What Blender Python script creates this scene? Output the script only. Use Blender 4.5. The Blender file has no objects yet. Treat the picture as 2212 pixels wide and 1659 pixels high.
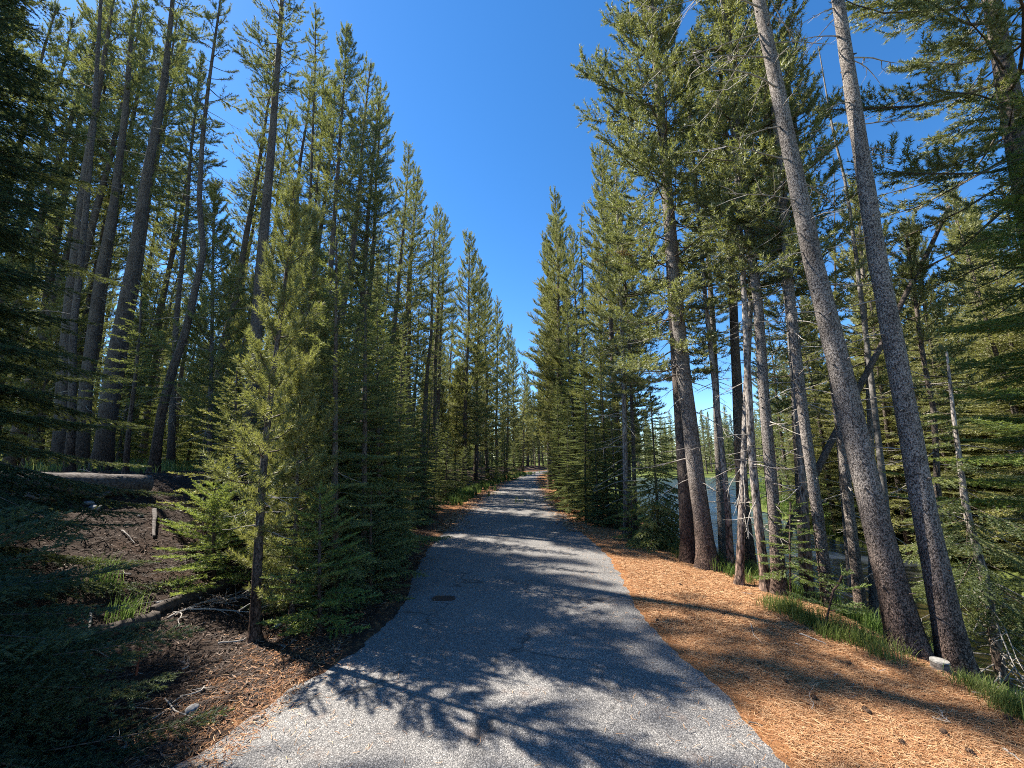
import bpy, math, random
import numpy as np
R = math.radians
C = bpy.context.scene.collection
scene = bpy.context.scene

# ------------------------------------------------------------ camera, sky, sun, exposure
F = 831.0; PITCH = R(11.0); CAMZ = 1.6
SUN_EL = R(49.0); SUN_DIR = np.array([-0.906, 0.423])            # towards the sun, horizontally
cam_d = bpy.data.cameras.new("camera"); cam = bpy.data.objects.new("camera", cam_d); C.objects.link(cam)
cam.location = (0, 0, CAMZ); cam.rotation_euler = (R(90) + PITCH, 0, 0)
cam_d.sensor_width = 36; cam_d.lens = 36 * F / 2212; cam_d.clip_start = 0.05; cam_d.clip_end = 1500
scene.camera = cam
world = bpy.data.worlds.new("World"); scene.world = world; world.use_nodes = True
wn = world.node_tree; bg = wn.nodes["Background"]
sky = wn.nodes.new("ShaderNodeTexSky"); sky.sky_type = 'NISHITA'; sky.sun_disc = False
sky.sun_elevation = SUN_EL; sky.sun_rotation = math.atan2(SUN_DIR[0], SUN_DIR[1])
sky.air_density = 1.0; sky.dust_density = 0.25; sky.ozone_density = 2.2; sky.altitude = 2000
hs = wn.nodes.new("ShaderNodeHueSaturation"); hs.inputs['Saturation'].default_value = 1.28
wn.links.new(sky.outputs[0], hs.inputs['Color']); wn.links.new(hs.outputs[0], bg.inputs[0])
bg.inputs[1].default_value = 0.090
sl = bpy.data.lights.new("sun", 'SUN'); sl.energy = 5.0; sl.angle = R(0.53); sl.color = (1.0, 0.93, 0.82)
sun = bpy.data.objects.new("sun", sl); C.objects.link(sun)
from mathutils import Vector
sd = Vector((SUN_DIR[0]*math.cos(SUN_EL), SUN_DIR[1]*math.cos(SUN_EL), math.sin(SUN_EL)))
sun.rotation_euler = sd.to_track_quat('Z', 'Y').to_euler(); sun.location = (-20, 10, 40)
vs = scene.view_settings; vs.view_transform = 'Standard'; vs.look = 'None'; vs.exposure = 1.68; vs.gamma = 1
scene.cycles.use_denoising = False; scene.cycles.filter_width = 1.0
scene.cycles.max_bounces = 6; scene.cycles.transparent_max_bounces = 4
scene.cycles.diffuse_bounces = 3; scene.cycles.transmission_bounces = 3

# ------------------------------------------------------------ picture point -> place
CP, SP = math.cos(PITCH), math.sin(PITCH)
def ray(px, py):
    x = (px - 1106) / F; y = (829.5 - py) / F
    return np.array([x, CP - y * SP, SP + y * CP])
def at_y(px, py, Y):
    d = ray(px, py); k = Y / d[1]
    return np.array([d[0] * k, Y, CAMZ + d[2] * k])
def ss(a, b, x):
    t = np.clip((x - a) / (b - a), 0, 1); return t * t * (3 - 2 * t)
def road_c(y):
    y = np.asarray(y, float)
    c = 0.00193 * np.maximum(y - 7.6, 0) ** 2
    return np.where(y > 50, 0.00193 * 42.4 ** 2 + (y - 50) * 0.6, c)
def wav(x, y, s=0.0):
    return (np.sin(x * 1.7 + 2.1 * np.sin(y * .9 + s)) + np.sin(y * 2.3 + 1.7 * np.sin(x * 1.3 + s)) + .6 * np.sin(x * 4.1 + y * 3.3 + s) + .5*np.sin(x * -6.3 + y * 7.1 + s)) / 3.1
WATER = -1.25
def river_l(y): return 4.9 + 0.21 * np.maximum(y - 12, 0) + 0.25 * np.sin(y * .5)
def river_r(y): return 10.2 + 0.16 * np.maximum(y - 6, 0) + 0.012 * np.maximum(y - 14, 0) ** 2 + .3 * np.sin(y * .7)
def H(x, y):
    x = np.asarray(x, float); y = np.asarray(y, float)
    u = x - road_c(y)
    hl = 1.32 - .82 * ss(9, 17, y)
    left = ss(2.25, 6.3, -u) * hl + .05 * wav(x * 1.5, y * 1.5) * ss(2.2, 3.2, -u) + .02 * wav(x * 6, y * 6, 1) * ss(2.2, 2.8, -u) + .25 * wav(x * .15, y * .15, 2) * ss(8, 16, -u)
    edge = 3.36 - .14 * ss(5, 7, y) + .05 * np.sin(y * 1.3) + .04*np.sin(y*3.1)
    drop = ss(0, 1, (u - edge) / (2.0))
    bed = np.minimum(ss(0, 1.2, x - river_l(y)), ss(-1.3, 0, river_r(y) - x)) * ss(-2, 3, 62 - y)
    right = -.05 * ss(1.9, 3.2, u) - drop * 1.08 + .04 * wav(x * 3, y * 3) * ss(3.2, 4, u)
    fb = ss(0.0, 3.0, x - river_r(y)) * (.55 + .12 * wav(x * .4, y * .4))
    right = np.where(x > river_l(y), -1.13 - .5 * bed * (x < river_r(y)) + fb, right)
    far = ss(52, 75, y)
    right = right * (1 - far) + (-.9 * ss(3, 8, u)) * far
    return np.where(u < 0, left, right)
def ground(px, py, it=40):
    d = ray(px, py); lo, hi = .5, 200.
    for k in np.linspace(.5, 160, 6000):
        p = np.array([d[0]*k, d[1]*k, CAMZ + d[2]*k])
        if p[2] < float(H(p[0], p[1])): return np.array([p[0], p[1], float(H(p[0], p[1]))])
    return p

# ------------------------------------------------------------ materials
def newmat(name):
    m = bpy.data.materials.new(name); m.use_nodes = True
    nt = m.node_tree; nt.nodes.clear()
    out = nt.nodes.new("ShaderNodeOutputMaterial"); return m, nt, out
def N(nt, t, **kw):
    n = nt.nodes.new(t)
    for k, v in kw.items():
        if k in n.inputs: n.inputs[k].default_value = v
        else: setattr(n, k, v)
    return n
def ramp(nt, fac, stops, interp='LINEAR'):
    r = nt.nodes.new("ShaderNodeValToRGB"); r.color_ramp.interpolation = interp
    e = r.color_ramp.elements
    while len(e) < len(stops): e.new(0.5)
    for i, (p, c) in enumerate(stops):
        e[i].position = p; e[i].color = (*c, 1)
    nt.links.new(fac, r.inputs[0]); return r.outputs[0]
def mixc(nt, fac, a, b, mode='MIX'):
    m = nt.nodes.new("ShaderNodeMix"); m.data_type = 'RGBA'; m.blend_type = mode
    for s, v in ((m.inputs[0], fac), (m.inputs[6], a), (m.inputs[7], b)):
        if hasattr(v, 'links'): nt.links.new(v, s)
        else: s.default_value = v if isinstance(v, float) else (*v, 1)
    return m.outputs[2]
def mapping(nt, scale, coord='Object'):
    tc = nt.nodes.new("ShaderNodeTexCoord"); mp = nt.nodes.new("ShaderNodeMapping")
    mp.inputs['Scale'].default_value = scale
    nt.links.new(tc.outputs[coord], mp.inputs[0]); return mp.outputs[0]
def noise(nt, vec, sc, det=4, rough=.55):
    n = N(nt, "ShaderNodeTexNoise", Scale=sc, Detail=det, Roughness=rough); nt.links.new(vec, n.inputs['Vector']); return n.outputs[0]

def foliage_mat(name, dark, mid, light, trans=.35, gloss=.12):
    m, nt, out = newmat(name); L = nt.links.new
    at = N(nt, "ShaderNodeAttribute", attribute_name="tint")
    oi = nt.nodes.new("ShaderNodeObjectInfo")
    add = N(nt, "ShaderNodeMath", operation='MULTIPLY_ADD'); L(oi.outputs['Random'], add.inputs[0]); add.inputs[1].default_value = .22; L(at.outputs['Fac'], add.inputs[2])
    col = ramp(nt, add.outputs[0], [(0, dark), (.55, mid), (1.1 if False else 1, light)])
    df = nt.nodes.new("ShaderNodeBsdfDiffuse"); L(col, df.inputs[0])
    tr = nt.nodes.new("ShaderNodeBsdfTranslucent"); tc = mixc(nt, .55, col, (.31, .34, .065)); L(tc, tr.inputs[0])
    gl = N(nt, "ShaderNodeBsdfGlossy", Roughness=.6); gl.inputs[0].default_value = (.8, .82, .75, 1)
    m1 = nt.nodes.new("ShaderNodeMixShader"); m1.inputs[0].default_value = trans; L(df.outputs[0], m1.inputs[1]); L(tr.outputs[0], m1.inputs[2])
    m2 = nt.nodes.new("ShaderNodeMixShader"); m2.inputs[0].default_value = gloss; L(m1.outputs[0], m2.inputs[1]); L(gl.outputs[0], m2.inputs[2])
    L(m2.outputs[0], out.inputs[0]); return m
def bark_mat(name, dark, light, scale=70, zs=.45, thr=(.32, .6), bump=.6):
    m, nt, out = newmat(name); L = nt.links.new
    v = mapping(nt, (1, 1, zs))
    vo = N(nt, "ShaderNodeTexVoronoi", Scale=float(scale), feature='F1'); 
    nw = N(nt, "ShaderNodeTexNoise", Scale=25., Detail=3.); L(v, nw.inputs['Vector'])
    vv = nt.nodes.new("ShaderNodeVectorMath"); vv.operation = 'MULTIPLY_ADD'; L(nw.outputs['Color'], vv.inputs[0]); vv.inputs[1].default_value = (.03,)*3; L(v, vv.inputs[2])
    L(vv.outputs[0], vo.inputs['Vector'])
    n1 = noise(nt, v, scale * .5, 5, .7)
    n2 = noise(nt, v, 2.2, 3)
    ad = N(nt, "ShaderNodeMath", operation='ADD'); L(n1, ad.inputs[0])
    mu = N(nt, "ShaderNodeMath", operation='MULTIPLY'); L(vo.outputs['Distance'], mu.inputs[0]); mu.inputs[1].default_value = -.35; L(mu.outputs[0], ad.inputs[1])
    vp = N(nt, "ShaderNodeTexVoronoi", Scale=scale * .28, feature='DISTANCE_TO_EDGE'); L(vv.outputs[0], vp.inputs['Vector'])
    sx = nt.nodes.new("ShaderNodeSeparateXYZ"); L(v, sx.inputs[0])
    low = N(nt, "ShaderNodeMapRange"); L(sx.outputs[2], low.inputs[0]); low.inputs[1].default_value = .15; low.inputs[2].default_value = 1.5 * zs; low.inputs[3].default_value = 1; low.inputs[4].default_value = 0
    mid = tuple((a + b) / 2 for a, b in zip(dark, light))
    col = ramp(nt, ad.outputs[0], [(thr[0] - .16, dark), ((thr[0]+thr[1])/2 - .16, mid), (thr[1] - .16, light)])
    col = mixc(nt, .35, col, ramp(nt, n2, [(.3, (.35, .33, .32)), (.7, (1, 1, 1))]), 'MULTIPLY')
    pl = mixc(nt, 1.0, col, ramp(nt, vp.outputs['Distance'], [(0, (.16, .13, .12)), (.12, (.80, .62, .54))]), 'MULTIPLY'); col = mixc(nt, low.outputs[0], col, pl)  # brown plates near the foot: bark colour plus shade painted in
    n3 = noise(nt, v, 7, 4, .7); col = mixc(nt, .6, col, ramp(nt, n3, [(.36, (.45, .42, .40)), (.52, (1, 1, 1))]), 'MULTIPLY')
    pb = N(nt, "ShaderNodeBsdfPrincipled", Roughness=.9); pb.inputs['Specular IOR Level'].default_value = .15; L(col, pb.inputs[0])
    bp = N(nt, "ShaderNodeBump", Strength=bump, Distance=.02); L(ad.outputs[0], bp.inputs['Height']); L(bp.outputs[0], pb.inputs['Normal'])
    L(pb.outputs[0], out.inputs[0]); return m
def tint_mat(name, stops, rough=.8, trans=0.0, interp='LINEAR'):
    m, nt, out = newmat(name); L = nt.links.new
    at = N(nt, "ShaderNodeAttribute", attribute_name="tint")
    col = ramp(nt, at.outputs['Fac'], stops, interp)
    pb = N(nt, "ShaderNodeBsdfPrincipled", Roughness=rough); pb.inputs['Specular IOR Level'].default_value = .25; L(col, pb.inputs[0])
    if trans:
        tr = nt.nodes.new("ShaderNodeBsdfTranslucent"); L(col, tr.inputs[0]); mx = nt.nodes.new("ShaderNodeMixShader"); mx.inputs[0].default_value = trans
        L(pb.outputs[0], mx.inputs[1]); L(tr.outputs[0], mx.inputs[2]); L(mx.outputs[0], out.inputs[0])
    else: L(pb.outputs[0], out.inputs[0])
    return m
def plain_mat(name, dark, light, scale=(8, 8, 8), rough=.85, bump=.4, det=5):
    m, nt, out = newmat(name); L = nt.links.new
    v = mapping(nt, scale); n1 = noise(nt, v, 1.0, det, .65)
    col = ramp(nt, n1, [(.32, dark), (.66, light)])
    pb = N(nt, "ShaderNodeBsdfPrincipled", Roughness=rough); pb.inputs['Specular IOR Level'].default_value = .2; L(col, pb.inputs[0])
    bp = N(nt, "ShaderNodeBump", Strength=bump, Distance=.01); L(n1, bp.inputs['Height']); L(bp.outputs[0], pb.inputs['Normal'])
    L(pb.outputs[0], out.inputs[0]); return m

M = {}
M['pine'] = foliage_mat("pine_needles", (.026, .038, .014), (.120, .140, .044), (.33, .32, .11), .42, .09)
M['fir'] = foliage_mat("fir_needles", (.020, .040, .014), (.092, .128, .036), (.26, .28, .075), .46, .07)
M['young'] = foliage_mat("young_pine_needles", (.050, .062, .018), (.185, .185, .046), (.40, .36, .10), .46, .09)
M['fir_dark'] = foliage_mat("shaded_fir_needles", (.010, .026, .014), (.030, .058, .028), (.085, .115, .05), .25, .04)  # darker copy of the fir needles, with shade put into the colours
M['bright'] = foliage_mat("bright_fir_needles", (.045, .085, .015), (.13, .20, .03), (.26, .34, .06), .48, .07)
M['rust'] = foliage_mat("rusty_needles", (.08, .03, .012), (.22, .08, .03), (.36, .15, .05), .3, .05)
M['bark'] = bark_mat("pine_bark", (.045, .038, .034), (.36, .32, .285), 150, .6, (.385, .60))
M['bark_dark'] = bark_mat("shaded_pine_bark", (.028, .021, .018), (.20, .165, .14), 110, .5)  # darker copy of the pine bark for backlit trunks, shade in its colours
M['bark_thin'] = bark_mat("thin_bark", (.06, .05, .045), (.40, .36, .32), 55, .35)
M['wood'] = plain_mat("dead_twig_wood", (.16, .14, .125), (.38, .35, .31), (20, 20, 4))
M['twig'] = plain_mat("living_twig", (.045, .034, .026), (.14, .11, .085), (20, 20, 20))
M['log'] = plain_mat("weathered_log", (.028, .023, .02), (.17, .15, .135), (2, 34, 34), .9, 1.)
M['log_dark'] = plain_mat("rotten_log", (.018, .014, .012), (.09, .072, .06), (5, 20, 20), .9, .8)
M['silver'] = plain_mat("silvered_wood", (.07, .066, .062), (.22, .205, .19), (6, 30, 30), .8, .5)
M['cut'] = plain_mat("cut_stump_face", (.12, .115, .105), (.30, .285, .26), (40, 40, 40), .8, .3)
M['cut_orange'] = plain_mat("fresh_cut_face", (.30, .12, .04), (.5, .25, .1), (14, 8, 14), .8, .3)
M['stone'] = plain_mat("grey_stone", (.10, .10, .10), (.33, .32, .31), (30, 30, 30), .85, .5)
M['cone'] = plain_mat("pine_cone_scales", (.03, .018, .012), (.16, .10, .065), (60, 60, 60), .8, .8)
M['straw'] = tint_mat("red_stalk", [(0, (.14, .035, .02)), (1, (.38, .12, .06))])
M['litter'] = tint_mat("fallen_needles", [(0, (.09, .042, .025)), (.3, (.25, .11, .046)), (.65, (.40, .225, .11)), (1, (.52, .36, .21))], .7)
M['duff'] = tint_mat("forest_duff", [(0, (.018, .012, .010)), (.5, (.08, .055, .042)), (.85, (.21, .155, .12)), (1, (.46, .41, .36))], .85)
M['grass'] = tint_mat("grass_blade", [(0, (.05, .085, .02)), (.5, (.14, .19, .045)), (1, (.34, .33, .12))], .55, .4)
M['sedge'] = tint_mat("lush_grass_blade", [(0, (.045, .08, .022)), (.5, (.11, .18, .04)), (1, (.24, .31, .08))], .55, .4)
M['leaf'] = tint_mat("broad_leaf", [(0, (.03, .07, .02)), (1, (.10, .17, .05))], .5, .3)

# ground material, from the vertex masks
def ground_mat():
    m, nt, out = newmat("forest_floor"); L = nt.links.new
    v = mapping(nt, (1, 1, 1)); at = N(nt, "ShaderNodeAttribute", attribute_name="mask")
    sp = nt.nodes.new("ShaderNodeSeparateColor"); L(at.outputs['Color'], sp.inputs[0])
    big = noise(nt, v, 1.1, 5, .6); fine = noise(nt, v, 55, 5, .75); med = noise(nt, v, 9, 5, .7)
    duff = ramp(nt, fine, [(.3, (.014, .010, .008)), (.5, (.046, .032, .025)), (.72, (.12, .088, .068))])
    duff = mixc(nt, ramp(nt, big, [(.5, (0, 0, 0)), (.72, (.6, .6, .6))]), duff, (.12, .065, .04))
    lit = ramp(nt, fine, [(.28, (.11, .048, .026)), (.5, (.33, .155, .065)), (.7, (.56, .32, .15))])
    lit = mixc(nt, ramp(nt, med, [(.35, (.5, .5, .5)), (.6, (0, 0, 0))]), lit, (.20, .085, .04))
    gr = ramp(nt, fine, [(.3, (.03, .045, .012)), (.7, (.16, .19, .05))])
    def mk(ch):
        a = N(nt, "ShaderNodeMath", operation='ADD'); L(sp.outputs[ch], a.inputs[0]); L(med, a.inputs[1])
        return ramp(nt, a.outputs[0], [(.80 - .02, (0, 0, 0)), (.98, (1, 1, 1))])
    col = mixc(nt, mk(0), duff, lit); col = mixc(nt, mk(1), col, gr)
    pb = N(nt, "ShaderNodeBsdfPrincipled", Roughness=.95); pb.inputs['Specular IOR Level'].default_value = .1; L(col, pb.inputs[0])
    ad = N(nt, "ShaderNodeMath", operation='ADD'); L(fine, ad.inputs[0]); L(med, ad.inputs[1])
    bp = N(nt, "ShaderNodeBump", Strength=.9, Distance=.03); L(ad.outputs[0], bp.inputs['Height']); L(bp.outputs[0], pb.inputs['Normal'])
    L(pb.outputs[0], out.inputs[0]); return m
def asphalt_mat():
    m, nt, out = newmat("asphalt"); L = nt.links.new
    v = mapping(nt, (1, 1, 1))
    vo = N(nt, "ShaderNodeTexVoronoi", Scale=145.); L(v, vo.inputs['Vector'])
    sc = nt.nodes.new("ShaderNodeSeparateColor"); L(vo.outputs['Color'], sc.inputs[0])
    base = ramp(nt, sc.outputs[0], [(0, (.125, .120, .116)), (.35, (.205, .196, .186)), (.75, (.30, .284, .265)), (1, (.47, .445, .41))])
    pit = ramp(nt, vo.outputs['Distance'], [(.35, (1, 1, 1)), (.75, (.30, .30, .31))])
    col = mixc(nt, .9, base, pit, 'MULTIPLY')
    big = noise(nt, v, .8, 6, .65); col = mixc(nt, .8, col, ramp(nt, big, [(.3, (.6, .6, .61)), (.7, (1.0, 1.0, 1.0))]), 'MULTIPLY')
    nz = N(nt, "ShaderNodeTexNoise", Scale=1.6, Detail=6.); L(v, nz.inputs['Vector'])
    vm = nt.nodes.new("ShaderNodeVectorMath"); vm.operation = 'MULTIPLY_ADD'; L(nz.outputs['Color'], vm.inputs[0]); vm.inputs[1].default_value = (.9,)*3; L(v, vm.inputs[2])
    cr = N(nt, "ShaderNodeTexVoronoi", Scale=.75, feature='DISTANCE_TO_EDGE'); L(vm.outputs[0], cr.inputs['Vector'])
    crk = ramp(nt, cr.outputs['Distance'], [(0, (.38, .38, .38)), (.017, (1, 1, 1))])
    gate = ramp(nt, noise(nt, v, .9, 2), [(.42, (0, 0, 0)), (.5, (1, 1, 1))])
    col = mixc(nt, gate, col, mixc(nt, 1.0, col, crk, 'MULTIPLY'))
    st = ramp(nt, noise(nt, v, 2.6, 6, .7), [(.58, (0, 0, 0)), (.75, (.35, .35, .35))]); col = mixc(nt, st, col, (.22, .13, .085))
    pb = N(nt, "ShaderNodeBsdfPrincipled", Roughness=.75); pb.inputs['Specular IOR Level'].default_value = .35; L(col, pb.inputs[0])
    bp = N(nt, "ShaderNodeBump", Strength=.55, Distance=.006, invert=True); L(vo.outputs['Distance'], bp.inputs['Height']); L(bp.outputs[0], pb.inputs['Normal'])
    L(pb.outputs[0], out.inputs[0]); return m
def water_mat():
    m, nt, out = newmat("river_water"); L = nt.links.new
    v = mapping(nt, (1, 1, 1))
    n1 = noise(nt, v, 5, 4, .6); n2 = noise(nt, v, 1.2, 3)
    ad = N(nt, "ShaderNodeMath", operation='ADD'); L(n1, ad.inputs[0]); L(n2, ad.inputs[1])
    pb = N(nt, "ShaderNodeBsdfPrincipled", Roughness=.06); pb.inputs['IOR'].default_value = 1.36
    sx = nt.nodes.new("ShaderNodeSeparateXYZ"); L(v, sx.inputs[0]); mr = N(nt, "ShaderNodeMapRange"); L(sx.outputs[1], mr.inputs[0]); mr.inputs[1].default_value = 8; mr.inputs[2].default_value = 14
    col = mixc(nt, mr.outputs[0], ramp(nt, n2, [(.35, (.022, .017, .007)), (.65, (.06, .045, .016))]), ramp(nt, n2, [(.35, (.004, .014, .035)), (.65, (.010, .030, .07))])); L(col, pb.inputs[0]); pb.inputs['Specular IOR Level'].default_value = .6  # near riverbed brown; farther off the sky's reflection is painted as blue
    bp = N(nt, "ShaderNodeBump", Strength=1., Distance=.09); L(ad.outputs[0], bp.inputs['Height']); L(bp.outputs[0], pb.inputs['Normal'])
    L(pb.outputs[0], out.inputs[0]); return m
M['ground'] = ground_mat(); M['asphalt'] = asphalt_mat(); M['water'] = water_mat()

# ------------------------------------------------------------ mesh helpers
class Geo:
    """collects vertices / polygons / tint / material slots as numpy arrays, then builds ONE mesh object"""
    def __init__(s): s.V = []; s.I = []; s.T = []; s.M = []; s.A = []; s.S = []; s.n = 0
    def add(s, V, faces, mat=0, tint=0.5, smooth=False):
        V = np.asarray(V, np.float32).reshape(-1, 3); faces = np.asarray(faces, np.int32)
        s.V.append(V); s.I.append((faces + s.n).ravel()); s.T.append(np.full(len(faces), faces.shape[1], np.int32))
        s.M.append(np.full(len(faces), mat, np.int32)); s.S.append(np.full(len(faces), smooth, bool))
        s.A.append(np.broadcast_to(np.asarray(tint, np.float32), (len(V),)).copy()); s.n += len(V)
    def mesh(s, name, mats):
        me = bpy.data.meshes.new(name)
        if not s.V: return me
        V = np.concatenate(s.V); I = np.concatenate(s.I); T = np.concatenate(s.T)
        me.vertices.add(len(V)); me.vertices.foreach_set("co", V.ravel())
        me.loops.add(len(I)); me.loops.foreach_set("vertex_index", I)
        st = np.concatenate([[0], np.cumsum(T)[:-1]]).astype(np.int32)
        me.polygons.add(len(T)); me.polygons.foreach_set("loop_start", st)
        me.polygons.foreach_set("loop_total", T)
        me.polygons.foreach_set("material_index", np.concatenate(s.M)); me.polygons.foreach_set("use_smooth", np.concatenate(s.S))
        a = me.attributes.new("tint", 'FLOAT', 'POINT'); a.data.foreach_set("value", np.concatenate(s.A))
        for m in mats: me.materials.append(m)
        me.update(calc_edges=True); return me
def unit(v): return v / (np.linalg.norm(v, axis=-1, keepdims=True) + 1e-9)
def tube(g, P, rad, sides=4, mat=0, tint=.5, cap=False, wob=0., rng=None, smooth=True, lobes=None):
    P = np.asarray(P, float); rad = np.broadcast_to(np.asarray(rad, float), (len(P),))
    D = unit(np.gradient(P, axis=0)); ref = np.array([0, 0, 1.]) if abs(D[0][2]) < .8 else np.array([1., 0, 0])
    U = unit(np.cross(D, ref)); W = np.cross(D, U)
    a = np.linspace(0, 2*np.pi, sides, endpoint=False)
    rr = rad[:, None] * np.ones((1, sides))
    if lobes is not None: rr = rr * (1 + lobes[:, None] * (.6 * np.cos(4 * a + P[0][2] * 9 + lobes[0] * 7)[None] + .4 * np.cos(7 * a + 2)[None]))
    if wob and rng is not None: rr = rr * (1 + rng.normal(0, wob, rr.shape))
    V = P[:, None] + rr[..., None] * (np.cos(a)[None, :, None] * U[:, None] + np.sin(a)[None, :, None] * W[:, None])
    k = len(P); i = np.arange(k - 1)[:, None] * sides; j = np.arange(sides)[None, :]; j2 = (j + 1) % sides
    Fq = np.stack([i + j, i + j2, i + sides + j2, i + sides + j], -1).reshape(-1, 4)
    g.add(V.reshape(-1, 3), Fq, mat, tint, smooth)
    if cap:
        for e in (0, k - 1):
            g.add(V[e], np.arange(sides)[None, :] if e else np.arange(sides)[::-1][None, :], mat if cap is True else cap, tint, False)
def brush(g, P, D, L, dens, blen, bw, rng, spread=(.62, 1.2), flat=None, mat=0, tint=None, tvar=.12):
    """needle triangles round (or in a flat comb beside) each shoot; P,D (m,3), L (m,)"""
    P = np.asarray(P); D = unit(np.asarray(D)); L = np.asarray(L)
    cnt = np.maximum(3, (L * dens).astype(int)); idx = np.repeat(np.arange(len(P)), cnt); n = len(idx)
    t = rng.random(n); pos = P[idx] + D[idx] * (L[idx] * t)[:, None]
    up = np.tile([0, 0, 1.], (len(P), 1)); U = unit(np.cross(D, up) + 1e-4); W = np.cross(U, D)
    if flat is None: ph = rng.random(n) * 2 * np.pi
    else: ph = np.where(rng.random(n) < .5, 0, np.pi) + rng.normal(0, flat, n); ph = np.where(rng.random(n) < .18, np.pi/2 + rng.normal(0,.4,n), ph)
    an = spread[1] + (spread[0] - spread[1]) * t + rng.normal(0, .15, n)
    d = D[idx]*np.cos(an)[:, None] + (U[idx]*np.cos(ph)[:, None] + W[idx]*np.sin(ph)[:, None])*np.sin(an)[:, None]
    ln = blen * rng.uniform(.7, 1.2, n); wv = unit(np.cross(d, rng.normal(0, 1, (n, 3)))) * (bw * .5)
    V = np.stack([pos - wv, pos + wv, pos + d * ln[:, None]], 1).reshape(-1, 3)
    tt = (rng.normal(.42, tvar, len(P)) if tint is None else np.asarray(tint))[idx] + rng.normal(0, .06, n)
    g.add(V, np.arange(3 * n).reshape(-1, 3), mat, np.repeat(np.clip(tt, 0, 1), 3))
def rot_az(d, a):
    c, s = np.cos(a), np.sin(a); return np.array([d[0]*c - d[1]*s, d[0]*s + d[1]*c, d[2]])
def axis_at(A, t):
    s = np.concatenate([[0], np.cumsum(np.linalg.norm(np.diff(A, axis=0), axis=1))]); s /= s[-1]
    return np.array([np.interp(t, s, A[:, k]) for k in range(3)])
def straight(h, lean=(0, 0), bend=0., rng=None, n=9):
    z = np.linspace(0, 1, n); b = np.zeros((n, 2)) if rng is None else np.cumsum(rng.normal(0, bend, (n, 2)), 0)
    b[0] = 0
    return np.stack([lean[0]*z + b[:, 0], lean[1]*z + b[:, 1], h*z], 1)

LOD = {0: dict(pd=420, pl=.055, pw=.0060, fd=480, fl=.024, fw=.0058),
       1: dict(pd=210, pl=.066, pw=.0125, fd=230, fl=.032, fw=.0125),
       2: dict(pd=110, pl=.078, pw=.022, fd=110, fl=.045, fw=.022),
       3: dict(pd=46, pl=.11, pw=.042, fd=46, fl=.075, fw=.042)}
def trunk_geo(A, r0, r1, sides=10, rng=None, flare=.5, n=26, mats=0):
    g = Geo(); ts = np.concatenate([[0, .004, .012, .03], np.linspace(.06, 1, n)])
    P = np.array([axis_at(A, t) for t in ts]); P[0, 2] -= .35
    rad = (r0 + (r1 - r0) * ts) * (1 + flare * np.exp(-ts * 55)); rad[0] *= 1.25
    tube(g, P, rad, sides, 0, .5, False, .03, rng, lobes=.30 * np.exp(-ts * 70))
    if sides >= 14:
        for k in range(70):
            t = rng.uniform(.02, .8); az = rng.uniform(0, 6.28); p = axis_at(A, t); rr_ = r0 + (r1 - r0) * t; d = np.array([math.cos(az), math.sin(az), rng.uniform(-.3, .4)]); l = rng.choice([.015, .02, .03, .08], p=[.4, .3, .2, .1])
            tube(g, [p + d * rr_ * .9, p + d * (rr_ + l)], [.012 if l < .04 else .007, .006 if l < .04 else .004], 5, 0, .5, True)
    return g
def dead_branch(g, p, d, L, r, rng, droop=.35, forks=3, up=.25, mat=0):
    n = 6; pts = [np.array(p, float)]; d = unit(np.array(d, float)); dd = d.copy()
    for k in range(n):
        dd = unit(dd + np.array([0, 0, -droop / n * 1.4 if k < n * .6 else up / n * 2]) + rng.normal(0, .05, 3)); pts.append(pts[-1] + dd * L / n)
    pts = np.array(pts); tube(g, pts, np.linspace(r, r * .25, n + 1), 4, mat)
    for f in range(forks):
        k = rng.integers(2, n); fd = unit(rot_az(unit(pts[k] - pts[k-1]), rng.choice([-1, 1]) * rng.uniform(.4, 1.0)) + [0, 0, rng.uniform(-.3, .2)])
        l = L * rng.uniform(.12, .35); q = [pts[k], pts[k] + fd*l*.5, pts[k] + unit(fd + rng.normal(0, .2, 3))*l]
        tube(g, q, np.array([.45, .3, .12]) * r, 3, mat)
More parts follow.
